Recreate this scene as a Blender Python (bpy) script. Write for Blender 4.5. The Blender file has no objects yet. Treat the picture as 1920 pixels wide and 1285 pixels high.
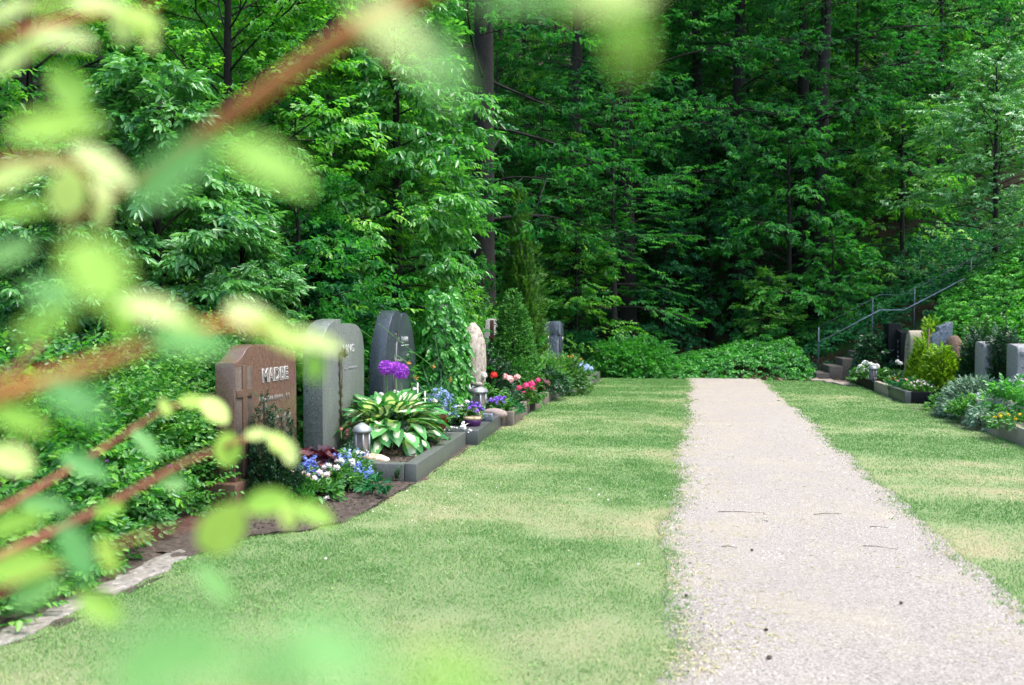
import bpy, bmesh, math, random
import numpy as np
from mathutils import Vector, Matrix

random.seed(7)
rng = np.random.default_rng(7)
SC = bpy.context.scene
C = SC.collection
PI = math.pi

# ------------------------------------------------------------------ camera
EYE, FOC = 1.45, 1600.0                       # eye height (m), focal length in photo pixels (1920 wide)
YAW = math.atan(340 / FOC)
PITCH = math.atan(45 / FOC * math.cos(YAW))
F0 = np.array([-math.sin(YAW), math.cos(YAW), 0.0])
RT = np.array([math.cos(YAW), math.sin(YAW), 0.0])
FW = F0 * math.cos(PITCH) - np.array([0, 0, 1.0]) * math.sin(PITCH)
UP = F0 * math.sin(PITCH) + np.array([0, 0, 1.0]) * math.cos(PITCH)
cam_d = bpy.data.cameras.new('camera')
cam_d.sensor_width = 36.0
cam_d.lens = 36.0 * FOC / 1920.0
cam_d.clip_start = 0.02
cam_d.clip_end = 400.0
cam_d.dof.use_dof = True
cam_d.dof.focus_distance = 9.5
cam_d.dof.aperture_fstop = 2.3
cam_d.dof.aperture_blades = 0
cam = bpy.data.objects.new('camera', cam_d)
C.objects.link(cam)
cam.matrix_world = Matrix(((RT[0], UP[0], -FW[0], 0), (RT[1], UP[1], -FW[1], 0), (RT[2], UP[2], -FW[2], EYE), (0, 0, 0, 1)))
SC.camera = cam

# ------------------------------------------------------------------ sky, sun, exposure
SUN_EL, SUN_AZ = math.radians(63), math.radians(97)       # azimuth clockwise from +Y
world = bpy.data.worlds.new('World')
SC.world = world
world.use_nodes = True
wn = world.node_tree
for n in list(wn.nodes):
    wn.nodes.remove(n)
sky = wn.nodes.new('ShaderNodeTexSky')
sky.sky_type = 'NISHITA'
sky.sun_disc = False
sky.sun_elevation = SUN_EL
sky.sun_rotation = SUN_AZ
sky.air_density = 1.0
sky.dust_density = 2.0
sky.ozone_density = 1.0
bg = wn.nodes.new('ShaderNodeBackground')
bg.inputs['Strength'].default_value = 0.15
wo = wn.nodes.new('ShaderNodeOutputWorld')
wn.links.new(sky.outputs[0], bg.inputs[0])
wn.links.new(bg.outputs[0], wo.inputs[0])
sun_d = bpy.data.lights.new('sun', 'SUN')
sun_d.energy = 1.5
sun_d.angle = math.radians(24)
sun_d.color = (1.0, 0.95, 0.87)
sun = bpy.data.objects.new('sun', sun_d)
C.objects.link(sun)
S = Vector((math.cos(SUN_EL) * math.sin(SUN_AZ), math.cos(SUN_EL) * math.cos(SUN_AZ), math.sin(SUN_EL)))
sun.rotation_euler = (-S).to_track_quat('-Z', 'Y').to_euler()
sun.location = (0, -5, 30)
SC.view_settings.view_transform = 'Standard'
SC.view_settings.look = 'None'
SC.view_settings.gamma = 1.0
SC.view_settings.exposure = 2.05
SC.view_settings.use_curve_mapping = False
SC.render.engine = 'CYCLES'
cy = SC.cycles
cy.use_adaptive_sampling = True
cy.adaptive_threshold = 0.025
cy.max_bounces = 6
cy.diffuse_bounces = 3
cy.glossy_bounces = 2
cy.transmission_bounces = 5
cy.transparent_max_bounces = 6
cy.caustics_reflective = False
cy.caustics_refractive = False
cy.sample_clamp_indirect = 6.0
try:
    cy.use_denoising = True
    cy.denoiser = 'OPENIMAGEDENOISE'
except Exception:
    pass

# ------------------------------------------------------------------ placing helpers (real world positions in metres)
def ray(px, py):
    return FW + RT * (px - 960) / FOC + UP * (642.5 - py) / FOC
def G(px, py, z=0.0):
    d = ray(px, py)
    t = (z - EYE) / d[2]
    return np.array([d[0] * t, d[1] * t, z])
def D(px, d, z=0.0):
    r = ray(px, 597)
    return np.array([r[0] * d, r[1] * d, z])
def YX(px, X):
    r = ray(px, 597)
    return X * r[1] / r[0]
def A3(px, py, d):
    r = ray(px, py)
    return np.array([r[0] * d, r[1] * d, EYE + r[2] * d])

# ------------------------------------------------------------------ noise
def _hash(ix, iy, seed):
    n = (ix * 374761393 + iy * 668265263 + seed * 974634777) & 0x7fffffff
    n = ((n ^ (n >> 13)) * 1274126177) & 0x7fffffff
    return ((n ^ (n >> 16)) & 0xffff) / 65535.0
def vnoise(x, y, seed=0):
    x = np.asarray(x, float); y = np.asarray(y, float)
    ix = np.floor(x).astype(np.int64); iy = np.floor(y).astype(np.int64)
    fx = x - ix; fy = y - iy
    fx = fx * fx * (3 - 2 * fx); fy = fy * fy * (3 - 2 * fy)
    a = _hash(ix, iy, seed); b = _hash(ix + 1, iy, seed); c = _hash(ix, iy + 1, seed); d = _hash(ix + 1, iy + 1, seed)
    return (a * (1 - fx) + b * fx) * (1 - fy) + (c * (1 - fx) + d * fx) * fy
def fbm(x, y, seed=0, o=3):
    s, a, t = 0, 0.5, 0
    for i in range(o):
        s = s + a * vnoise(np.asarray(x) * 2 ** i, np.asarray(y) * 2 ** i, seed + i * 17); t += a; a *= 0.5
    return s / t
def sstep(a, b, x):
    t = np.clip((np.asarray(x, float) - a) / (b - a), 0, 1)
    return t * t * (3 - 2 * t)
def terrain(x, y):
    x = np.asarray(x, float); y = np.asarray(y, float)
    left = 0.26 * np.maximum(0, -4.9 - x)
    left = np.minimum(left, 2.6 + 0.1 * np.maximum(0, -15 - x))
    dn = np.maximum(0, x - 4.85); ds = np.maximum(0, x - 2.75)      # bank behind the right graves / bank of the steps
    near = np.where(dn < 2.6, 0.92 * dn, 2.39 + 0.4 * (dn - 2.6))
    steps = np.where(ds < 8, np.maximum(0, 0.52 * ds - 0.12), 4.04 + 0.42 * (ds - 8))
    k = sstep(21.45, 21.95, y)
    right = near * (1 - k) + steps * k
    right = np.minimum(right, 17)
    back = 0.10 * np.maximum(0, y - 22.4) + 0.42 * np.maximum(0, y - 28)
    z = left + right * np.where(y > 22.4, np.clip(1 - (y - 22.4) / 60, 0.35, 1), 1) + back
    rough = sstep(0.05, 0.5, z)
    return z + rough * 0.25 * (fbm(x * 0.7, y * 0.7, 5) - 0.5) - 0.012

# ------------------------------------------------------------------ mesh helpers
def mesh_arrays(name, V, polys, tint=None, attrs=None, smooth=False):
    """polys: list of (n,k) int arrays"""
    V = np.asarray(V, np.float32)
    me = bpy.data.meshes.new(name)
    me.vertices.add(len(V))
    me.vertices.foreach_set('co', V.ravel())
    polys = [np.asarray(p, np.int32) for p in polys if len(p)]
    nl = sum(p.size for p in polys); npoly = sum(len(p) for p in polys)
    me.loops.add(nl); me.polygons.add(npoly)
    me.loops.foreach_set('vertex_index', np.concatenate([p.ravel() for p in polys]))
    tot = np.concatenate([np.full(len(p), p.shape[1], np.int32) for p in polys])
    st = np.concatenate([[0], np.cumsum(tot)[:-1]]).astype(np.int32)
    me.polygons.foreach_set('loop_start', st)
    if smooth:
        me.polygons.foreach_set('use_smooth', np.ones(npoly, bool))
    me.update(calc_edges=True)
    if tint is not None:
        a = me.attributes.new('tint', 'FLOAT', 'POINT'); a.data.foreach_set('value', np.asarray(tint, np.float32))
    for k, v in (attrs or {}).items():
        a = me.attributes.new(k, 'FLOAT', 'POINT'); a.data.foreach_set('value', np.asarray(v, np.float32))
    return me
def obj(name, me, mat=None, parent=None, loc=None, rot=None, scale=None):
    o = bpy.data.objects.new(name, me)
    C.objects.link(o)
    if mat is not None and me is not None and len(me.materials) == 0:
        for m in (mat if isinstance(mat, (list, tuple)) else [mat]):
            me.materials.append(m)
    elif mat is not None and me is not None and me.materials[0] is not mat:
        o.material_slots[0].link = 'OBJECT'; o.material_slots[0].material = mat
    if parent is not None: o.parent = parent
    if loc is not None: o.location = [float(v) for v in loc]
    if rot is not None: o.rotation_euler = rot
    if scale is not None: o.scale = (scale,) * 3 if isinstance(scale, (int, float)) else scale
    return o
def tag(o, label, cat, group=None):
    o['label'] = label; o['category'] = cat
    if group: o['group'] = group
    return o
def struct(o, label=None):
    o['kind'] = 'structure'
    if label: o['label'] = label
    return o
def stuff(o, label=None, cat=None):
    o['kind'] = 'stuff'
    if label: o['label'] = label
    if cat: o['category'] = cat
    return o
def thing(name, label, cat, loc=(0, 0, 0), rotz=0.0, group=None, scale=None):
    o = bpy.data.objects.new(name, None)
    C.objects.link(o)
    o.empty_display_size = 0.1
    o.location = [float(v) for v in loc]; o.rotation_euler = (0, 0, rotz)
    if scale is not None: o.scale = (scale,) * 3 if isinstance(scale, (int, float)) else scale
    return tag(o, label, cat, group)
def dup(src, loc, rotz=0.0, scale=None, label=None, group=None):
    r = src.copy(); C.objects.link(r)
    r.location = [float(v) for v in loc]; r.rotation_euler = (0, 0, rotz)
    if scale is not None: r.scale = (scale,) * 3 if isinstance(scale, (int, float)) else scale
    if label: r['label'] = label
    if group: r['group'] = group
    for ch in list(src.children):
        c = ch.copy(); C.objects.link(c); c.parent = r
        for g in list(ch.children):
            d = g.copy(); C.objects.link(d); d.parent = c
    return r
def bevel(o, w=0.006, seg=2):
    m = o.modifiers.new('bevel', 'BEVEL'); m.width = w; m.segments = seg; m.limit_method = 'ANGLE'; m.angle_limit = math.radians(35)
    return o

class MB:
    def __init__(s): s.V = []; s.P = {}; s.n = 0
    def add(s, V, *polys):
        V = np.asarray(V, float); s.V.append(V)
        for p in polys:
            p = np.asarray(p, int)
            if len(p): s.P.setdefault(p.shape[1], []).append(p + s.n)
        s.n += len(V); return s
    def box(s, c, d, rotz=0.0, rot=None):
        c = np.asarray(c, float); d = np.asarray(d, float) / 2
        v = np.array([[x, y, z] for x in (-1, 1) for y in (-1, 1) for z in (-1, 1)], float) * d
        if rot is not None: v = v @ np.array(rot.to_3x3() if hasattr(rot, 'to_3x3') else rot).T
        elif rotz:
            cc, ss = math.cos(rotz), math.sin(rotz); v = v @ np.array([[cc, ss, 0], [-ss, cc, 0], [0, 0, 1]])
        return s.add(v + c, [[0, 1, 3, 2], [4, 6, 7, 5], [0, 4, 5, 1], [2, 3, 7, 6], [0, 2, 6, 4], [1, 5, 7, 3]])
    def prism(s, prof, a, b, axis='x'):
        """prof: list of 2-D points; axis x: (y,z), y: (x,z), z: (x,y)"""
        p = np.asarray(prof, float); n = len(p)
        def mk(t):
            t = np.full(n, t)
            return {'x': np.c_[t, p], 'y': np.c_[p[:, 0], t, p[:, 1]], 'z': np.c_[p, t]}[axis]
        v = np.r_[mk(a), mk(b)]
        i = np.arange(n); j = (i + 1) % n
        s.add(v, np.c_[i, j, j + n, i + n])
        s.P.setdefault(n, []).append(np.array([i[::-1], i + n]) + s.n - 2 * n)
        return s
    def lathe(s, prof, n=12, c=(0, 0, 0), wob=None, cap=True):
        prof = np.asarray(prof, float); m = len(prof)
        a = np.arange(n) * 2 * PI / n
        r = prof[:, 0][:, None] * np.ones(n)[None]
        if wob is not None: r = r * wob(a, m)
        v = np.stack([r * np.cos(a), r * np.sin(a), prof[:, 1][:, None] * np.ones(n)[None]], -1).reshape(-1, 3) + np.asarray(c)
        q = []
        for k in range(m - 1):
            i = np.arange(n); j = (i + 1) % n
            q.append(np.c_[k * n + i, k * n + j, (k + 1) * n + j, (k + 1) * n + i])
        s.add(v, np.concatenate(q))
        if cap:
            s.P.setdefault(n, []).append(np.array([np.arange(n)[::-1], np.arange(n) + (m - 1) * n]) + s.n - len(v))
        return s
    def tube(s, pts, rad, n=6):
        pts = np.asarray(pts, float); m = len(pts)
        rad = np.ones(m) * rad if np.isscalar(rad) else np.asarray(rad, float)
        t = np.gradient(pts, axis=0); t /= np.linalg.norm(t, axis=1)[:, None] + 1e-9
        ref = np.array([0.0, 0, 1]) if abs(t[:, 2]).mean() < 0.8 else np.array([1.0, 0, 0])
        u = np.cross(t, ref); u /= np.linalg.norm(u, axis=1)[:, None] + 1e-9
        w = np.cross(t, u)
        a = np.arange(n) * 2 * PI / n
        v = (pts[:, None] + rad[:, None, None] * (u[:, None] * np.cos(a)[None, :, None] + w[:, None] * np.sin(a)[None, :, None])).reshape(-1, 3)
        q = []
        for k in range(m - 1):
            i = np.arange(n); j = (i + 1) % n
            q.append(np.c_[k * n + i, k * n + j, (k + 1) * n + j, (k + 1) * n + i])
        s.add(v, np.concatenate(q))
        s.P.setdefault(n, []).append(np.array([np.arange(n)[::-1], np.arange(n) + (m - 1) * n]) + s.n - len(v))
        return s
    def rock(s, c, d, seed=0, amp=0.18, sub=2):
        bm = bmesh.new(); bmesh.ops.create_icosphere(bm, subdivisions=sub, radius=0.5)
        v = np.array([x.co[:] for x in bm.verts]); f = np.array([[w.index for w in q.verts] for q in bm.faces]); bm.free()
        n = vnoise(v[:, 0] * 4 + 9 + seed, v[:, 1] * 4 + v[:, 2] * 3.1, seed) - 0.5
        v = v * (1 + amp * 2 * n[:, None]) * np.asarray(d, float)
        return s.add(v + np.asarray(c, float), f)
    def mesh(s, name, smooth=False, tint=None):
        return mesh_arrays(name, np.concatenate(s.V), [np.concatenate(p) for p in s.P.values()], tint, smooth=smooth)
    def build(s, name, mat, parent=None, loc=None, rot=None, smooth=False, bev=0):
        o = obj(name, s.mesh(name, smooth), mat, parent, loc, rot)
        if bev: bevel(o, bev)
        return o
def fade(me_obj):
    return me_obj

# ------------------------------------------------------------------ materials
def newmat(name):
    m = bpy.data.materials.new(name); m.use_nodes = True
    nt = m.node_tree
    return m, nt, nt.nodes['Principled BSDF'], nt.nodes['Material Output']
def col(c): return (c[0], c[1], c[2], 1.0)
def ramp(nt, fac, stops):
    r = nt.nodes.new('ShaderNodeValToRGB'); e = r.color_ramp.elements
    while len(e) < len(stops): e.new(0.5)
    for i, (p, c) in enumerate(stops): e[i].position = p; e[i].color = col(c)
    nt.links.new(fac, r.inputs[0]); return r.outputs[0]
def noise(nt, scale, detail=3, vec=None, rough=0.55):
    n = nt.nodes.new('ShaderNodeTexNoise'); n.inputs['Scale'].default_value = scale; n.inputs['Detail'].default_value = detail
    n.inputs['Roughness'].default_value = rough
    if vec is not None: nt.links.new(vec, n.inputs['Vector'])
    return n.outputs['Fac']
def wpos(nt, scale=None):
    g = nt.nodes.new('ShaderNodeNewGeometry')
    if scale is None: return g.outputs['Position']
    m = nt.nodes.new('ShaderNodeMapping'); m.inputs['Scale'].default_value = scale
    nt.links.new(g.outputs['Position'], m.inputs['Vector']); return m.outputs[0]
def opos(nt):
    return nt.nodes.new('ShaderNodeTexCoord').outputs['Object']
def mixc(nt, fac, a, b, mode='MIX'):
    m = nt.nodes.new('ShaderNodeMix'); m.data_type = 'RGBA'; m.blend_type = mode
    for s, v in ((0, fac), (6, a), (7, b)):
        if isinstance(v, (int, float)): m.inputs[s].default_value = v
        elif isinstance(v, tuple): m.inputs[s].default_value = col(v)
        else: nt.links.new(v, m.inputs[s])
    return m.outputs[2]
def bump(nt, bsdf, h, strength=0.3, dist=0.01):
    b = nt.nodes.new('ShaderNodeBump'); b.inputs['Strength'].default_value = strength; b.inputs['Distance'].default_value = dist
    nt.links.new(h, b.inputs['Height']); nt.links.new(b.outputs[0], bsdf.inputs['Normal'])
def leafmat(name, dark, mid, light, trans=0.38, rough=0.42, src='attr', spec=0.5, tcol=None, attr2=None):
    m, nt, b, out = newmat(name)
    if src == 'attr':
        a = nt.nodes.new('ShaderNodeAttribute'); a.attribute_name = 'tint'; fac = a.outputs['Fac']
    else:
        fac = nt.nodes.new('ShaderNodeObjectInfo').outputs['Random']
    c = ramp(nt, fac, [(0.0, dark), (0.5, mid), (1.0, light)])
    if attr2:                                          # pale centre of a variegated leaf / darker rim
        a2 = nt.nodes.new('ShaderNodeAttribute'); a2.attribute_name = 'rim'
        n = noise(nt, 60, 2, opos(nt))
        ad = nt.nodes.new('ShaderNodeMath'); ad.operation = 'MULTIPLY_ADD'; nt.links.new(n, ad.inputs[0]); ad.inputs[1].default_value = 0.5; nt.links.new(a2.outputs['Fac'], ad.inputs[2])
        f = ramp(nt, ad.outputs[0], [(attr2[1], (0, 0, 0)), (attr2[1] + 0.12, (1, 1, 1))])
        c = mixc(nt, f, attr2[0], c)
    nt.links.new(c, b.inputs['Base Color'])
    b.inputs['Roughness'].default_value = rough
    b.inputs['Specular IOR Level'].default_value = spec
    t = nt.nodes.new('ShaderNodeBsdfTranslucent')
    nt.links.new(mixc(nt, 1.0, c, tcol or (1.3, 1.5, 0.6), 'MULTIPLY'), t.inputs['Color'])
    mx = nt.nodes.new('ShaderNodeMixShader'); mx.inputs[0].default_value = trans
    nt.links.new(b.outputs[0], mx.inputs[1]); nt.links.new(t.outputs[0], mx.inputs[2])
    nt.links.new(mx.outputs[0], out.inputs['Surface'])
    return m
def stonemat(name, base, speck_dark, speck_light, scale=120, rough=0.3, bmp=0.0, stain=0.25, stain_col=(0.05, 0.06, 0.03), big=3.0, amt=(0.42, 0.6)):
    m, nt, b, out = newmat(name)
    v = opos(nt)
    n1 = noise(nt, scale, 2, v, 0.7)
    c = ramp(nt, n1, [(amt[0] - 0.08, speck_dark), (amt[0] + 0.04, base), (amt[1] - 0.04, base), (amt[1] + 0.1, speck_light)])
    mp = nt.nodes.new('ShaderNodeMapping'); mp.inputs['Scale'].default_value = (1.6, 1.6, 0.45); nt.links.new(v, mp.inputs['Vector'])
    n2 = noise(nt, big, 6, mp.outputs[0], 0.7)
    f = ramp(nt, n2, [(0.45, (0, 0, 0)), (0.75, (stain,) * 3)])
    c = mixc(nt, f, c, stain_col)
    nt.links.new(c, b.inputs['Base Color'])
    rr = nt.nodes.new('ShaderNodeMapRange'); nt.links.new(n2, rr.inputs[0]); rr.inputs[3].default_value = rough; rr.inputs[4].default_value = min(1, rough + 0.3)
    nt.links.new(rr.outputs[0], b.inputs['Roughness'])
    if bmp: bump(nt, b, noise(nt, scale * 0.4, 6, v, 0.7), bmp, 0.02)
    return m
def plain(name, c, rough=0.6, var=0.25, scale=20, metal=0.0, bmp=0.0, spec=0.4):
    m, nt, b, out = newmat(name)
    n = noise(nt, scale, 4, opos(nt))
    d = tuple(x * (1 - var) for x in c); l = tuple(min(1, x * (1 + var)) for x in c)
    nt.links.new(ramp(nt, n, [(0.3, d), (0.7, l)]), b.inputs['Base Color'])
    b.inputs['Roughness'].default_value = rough; b.inputs['Metallic'].default_value = metal; b.inputs['Specular IOR Level'].default_value = spec
    if bmp: bump(nt, b, n, bmp, 0.01)
    return m
def tintmat(name, stops, rough=0.7, trans=0.0, spec=0.3):
    m, nt, b, out = newmat(name)
    a = nt.nodes.new('ShaderNodeAttribute'); a.attribute_name = 'tint'
    c = ramp(nt, a.outputs['Fac'], stops)
    nt.links.new(c, b.inputs['Base Color']); b.inputs['Roughness'].default_value = rough; b.inputs['Specular IOR Level'].default_value = spec
    if trans:
        t = nt.nodes.new('ShaderNodeBsdfTranslucent'); nt.links.new(c, t.inputs['Color'])
        mx = nt.nodes.new('ShaderNodeMixShader'); mx.inputs[0].default_value = trans
        nt.links.new(b.outputs[0], mx.inputs[1]); nt.links.new(t.outputs[0], mx.inputs[2]); nt.links.new(mx.outputs[0], out.inputs['Surface'])
    return m

# ------------------------------------------------------------------ leaves, sprays, crowns
LEAFQ = np.array([[0, 1, 2, 3], [0, 3, 4, 5]])
def leaf_v(L, W, fold=0.3, curl=0.2):
    h1, h2 = W * 0.46, W * 0.40
    v = np.array([[0, 0, 0], [h1, 0.3 * L, fold * h1], [h2, 0.68 * L, fold * h2], [0, L, 0], [-h2, 0.68 * L, fold * h2], [-h1, 0.3 * L, fold * h1]])
    v[:, 2] -= curl * v[:, 1] ** 2 / L
    return v
def needle_v(L, W, fold=0.3, curl=0.2):
    h = W * 0.5
    return np.array([[0, 0, 0], [h, 0.45 * L, 0.1 * h - curl * 0.2 * L], [0, L, -curl * L], [-h, 0.45 * L, 0.1 * h - curl * 0.2 * L]])
def rotm(ax, a):
    return np.array(Matrix.Rotation(a, 3, Vector(ax)))
def spray_t(n, length, L, W, r, spread=55, droop=0.25, thin=False, jit=0.35):
    """a twig with n alternate leaves, axis +Y, upper side +Z; returns verts (n,6,3)"""
    out = []
    for k in range(n):
        t = (k + 0.6) / n
        y = length * t; z = -droop * length * t * t
        a = math.radians(spread) * (1 - 0.6 * t) * (1 if k % 2 else -1) + r.normal(0, 0.15)
        if k == n - 1: a *= 0.2
        s = (0.75 + 0.35 * math.sin(PI * min(1, t * 1.1))) * (1 + r.normal(0, 0.12))
        v = (needle_v if thin else leaf_v)(L * s, W * s, 0.3, 0.25 + 0.2 * r.random())
        M = rotm((0, 0, 1), a) @ rotm((1, 0, 0), -0.25 + r.normal(0, jit)) @ rotm((0, 1, 0), r.normal(0, jit))
        out.append(v @ M.T + [0, y, z])
    return np.array(out)
def frames(d, upv=None, roll=None):
    d = np.asarray(d, float); d = d / (np.linalg.norm(d, axis=1)[:, None] + 1e-9)
    up = np.tile([0, 0, 1.0], (len(d), 1)) if upv is None else np.asarray(upv, float)
    x = np.cross(d, up); nx = np.linalg.norm(x, axis=1)[:, None]
    x = np.where(nx < 1e-3, np.array([1.0, 0, 0]), x / (nx + 1e-9))
    z = np.cross(x, d)
    if roll is not None:
        c, s = np.cos(roll)[:, None], np.sin(roll)[:, None]
        x, z = x * c + z * s, z * c - x * s
    return np.stack([x, d, z], -1)
def scatter(temps, pos, dirs, scale, r, roll_sd=0.4, upv=None):
    """temps: list of (n,6,3) sprays; returns V, quads, tint"""
    pos = np.asarray(pos, float); k = len(pos)
    R = frames(dirs, upv, r.normal(0, roll_sd, k))
    scale = np.ones(k) * scale
    pick = r.integers(0, len(temps), k)
    Vs, Qs, Ts, off = [], [], [], 0
    for i, T in enumerate(temps):
        idx = np.nonzero(pick == i)[0]
        if not len(idx): continue
        n, nv_ = T.shape[:2]
        fq = LEAFQ if nv_ == 6 else np.array([[0, 1, 2, 3]])
        v = np.einsum('kab,mb->kma', R[idx] * scale[idx][:, None, None], T.reshape(-1, 3)) + pos[idx][:, None]
        kk = len(idx)
        tl = np.clip(0.5 + 0.22 * r.normal(0, 1, (kk, 1)) + 0.16 * r.normal(0, 1, (kk, n)), 0, 1)
        q = (np.arange(kk * n)[:, None, None] * nv_ + fq[None]).reshape(-1, 4) + off
        Vs.append(v.reshape(-1, 3)); Qs.append(q); Ts.append(np.repeat(tl.ravel(), nv_)); off += kk * n * nv_
    return np.concatenate(Vs), np.concatenate(Qs), np.concatenate(Ts)
def cloud_mesh(name, temps, pos, dirs, scale, r, roll_sd=0.4, upv=None):
    V, Q, T = scatter(temps, pos, dirs, scale, r, roll_sd, upv)
    return mesh_arrays(name, V, [Q], T)

def make_tree(H, tr, base, spread, nlimb, temps, seed, step=0.3, lean=(0, 0), prof=None, el=(0.05, 1.0), sub=7, droop=0.22, minz=0.0, clus=2, trunk_n=9, limb=0.22):
    """returns (trunk mesh, crown mesh): tapered trunk with limbs, leaf sprays along the twigs"""
    r = np.random.default_rng(seed)
    mb = MB()
    zz = np.linspace(0, 1, 12)
    wob = np.cumsum(r.normal(0, 0.012 * H / 12, (12, 2)), 0)
    tp = np.c_[lean[0] * zz * H + wob[:, 0], lean[1] * zz * H + wob[:, 1], zz * H * 0.97]
    trr = tr * (1 - zz) ** 0.75 + 0.012
    trr[0] *= 1.35; trr[1] *= 1.08
    mb.tube(tp, trr, trunk_n)
    P, Dn = [], []
    for i in range(nlimb):
        u = (i + r.random()) / nlimb
        t = base + (0.97 - base) * u
        p0 = np.array([np.interp(t, zz, tp[:, j]) for j in range(3)])
        az = i * 2.39996 + r.normal(0, 0.35)
        ln = spread * (prof(u) if prof else (0.55 + 0.9 * u * (1 - u) * 2) * (1 - 0.45 * u)) * (0.75 + 0.5 * r.random())
        e = el[0] + (el[1] - el[0]) * u + r.normal(0, 0.12)
        s = np.linspace(0, 1, 7)
        hd = np.array([math.cos(az), math.sin(az)])
        bend = r.normal(0, 0.18)
        hx = s * ln * math.cos(e); sd = bend * ln * s * s
        pts = np.c_[p0[0] + hd[0] * hx - hd[1] * sd, p0[1] + hd[1] * hx + hd[0] * sd, p0[2] + s * ln * math.sin(e) - droop * ln * s ** 2.2]
        rb = max(0.010, np.interp(t, zz, trr) * limb)
        mb.tube(pts, rb * (1 - 0.85 * s) + 0.004, 5)
        nsub = max(3, int(sub * ln / spread + 2))
        for k in range(nsub):
            f = 0.22 + 0.78 * (k + 0.5 * r.random()) / nsub
            q0 = np.array([np.interp(f, s, pts[:, j]) for j in range(3)])
            q1 = np.array([np.interp(min(1, f + 0.05), s, pts[:, j]) for j in range(3)]) - np.array([np.interp(f - 0.05, s, pts[:, j]) for j in range(3)])
            q1 /= np.linalg.norm(q1) + 1e-9
            ang = (1 if k % 2 else -1) * r.uniform(0.5, 1.1)
            c, sn = math.cos(ang), math.sin(ang)
            dd = np.array([q1[0] * c - q1[1] * sn, q1[0] * sn + q1[1] * c, q1[2] * 0.5 + r.normal(0.05, 0.18)])
            sl = ln * 0.42 * (1.15 - 0.75 * f) * r.uniform(0.7, 1.3) + step * 0.6
            ns = max(2, int(sl / step))
            g = np.linspace(0, 1, ns + 1)
            sp = q0 + dd * (g * sl)[:, None]; sp[:, 2] -= 0.25 * sl * g ** 2
            if sl > 0.8: mb.tube(sp[[0, -1]] if ns < 3 else sp[::2], 0.008 + 0.004 * (1 - g[::2] if ns >= 3 else 1 - g[[0, -1]]), 3)
            for gg in range(1, ns + 1):
                for c2 in range(clus):
                    a2 = ((1 if c2 % 2 else -1) * r.uniform(0.2, 0.95)) if gg < ns or c2 else 0.0
                    c, sn = math.cos(a2), math.sin(a2)
                    P.append(sp[gg] + r.normal(0, step * 0.22, 3))
                    Dn.append([dd[0] * c - dd[1] * sn, dd[0] * sn + dd[1] * c, dd[2] * 0.6 - 0.1 + r.normal(0, 0.16)])
    P = np.array(P); Dn = np.array(Dn)
    keep = P[:, 2] > minz
    P, Dn = P[keep], Dn[keep]
    crown = cloud_mesh('crown', temps, P, Dn, r.uniform(0.8, 1.2, len(P)), r, 0.45)
    return mb.mesh('trunk', True), crown
def shrub_arrays(rx, ry, hz, n, temps, seed, lump=0.3, upw=0.5, base_z=0.0, fill=0.35, flat=1.0):
    """sprays over a lumpy dome of half-axes rx, ry and height hz"""
    r = np.random.default_rng(seed)
    th = r.uniform(0, 2 * PI, n); cz = r.uniform(0, 1, n) ** 0.8
    sr = np.sqrt(np.maximum(0, 1 - cz ** 2)) ** flat
    lum = 1 + lump * (fbm(th * 1.4 + seed, cz * 3.5, seed) - 0.5) * 2
    lum = lum * np.where(r.random(n) < fill, r.uniform(0.55, 0.95, n), r.uniform(0.9, 1.05, n))
    # close the seam of the angular noise
    x, y, z = rx * sr * np.cos(th) * lum, ry * sr * np.sin(th) * lum, base_z + hz * cz * lum
    d = np.c_[np.cos(th) * sr / rx, np.sin(th) * sr / ry, cz / hz * 0.6]
    d /= np.linalg.norm(d, axis=1)[:, None] + 1e-9
    d = d + np.c_[r.normal(0, 0.4, n), r.normal(0, 0.4, n), upw * 0.5 + r.normal(0, 0.3, n)]
    return np.c_[x, y, np.maximum(z, 0.02)], d, r
def rand_sprays(k, n, length, L, W, seed, **kw):
    r = np.random.default_rng(seed)
    return [spray_t(n, length, L, W, r, **kw) for _ in range(k)]

# ================================================================== MATERIALS
M = {}
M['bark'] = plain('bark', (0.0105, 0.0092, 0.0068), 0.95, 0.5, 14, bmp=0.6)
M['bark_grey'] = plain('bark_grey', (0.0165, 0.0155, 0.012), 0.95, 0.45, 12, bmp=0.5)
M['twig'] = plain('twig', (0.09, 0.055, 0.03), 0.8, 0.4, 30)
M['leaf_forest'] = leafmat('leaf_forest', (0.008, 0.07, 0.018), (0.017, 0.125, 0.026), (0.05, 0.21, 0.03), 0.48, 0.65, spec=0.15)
M['leaf_beech'] = leafmat('leaf_beech', (0.010, 0.095, 0.02), (0.025, 0.17, 0.028), (0.07, 0.27, 0.035), 0.48, 0.6, spec=0.2)
M['leaf_cool'] = leafmat('leaf_cool', (0.008, 0.075, 0.028), (0.016, 0.125, 0.042), (0.035, 0.19, 0.055), 0.4, 0.55, spec=0.25)
M['leaf_elder'] = leafmat('leaf_elder', (0.035, 0.145, 0.042), (0.08, 0.255, 0.07), (0.165, 0.38, 0.115), 0.35, 0.35, spec=0.6)
M['leaf_cherry'] = leafmat('leaf_cherry', (0.024, 0.135, 0.03), (0.062, 0.25, 0.05), (0.15, 0.40, 0.075), 0.45, 0.34, spec=0.6)
M['leaf_horn'] = leafmat('leaf_horn', (0.028, 0.15, 0.02), (0.08, 0.30, 0.034), (0.22, 0.47, 0.055), 0.5, 0.4)
M['leaf_low'] = leafmat('leaf_low', (0.02, 0.12, 0.022), (0.065, 0.235, 0.038), (0.21, 0.43, 0.08), 0.42, 0.42)
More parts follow.
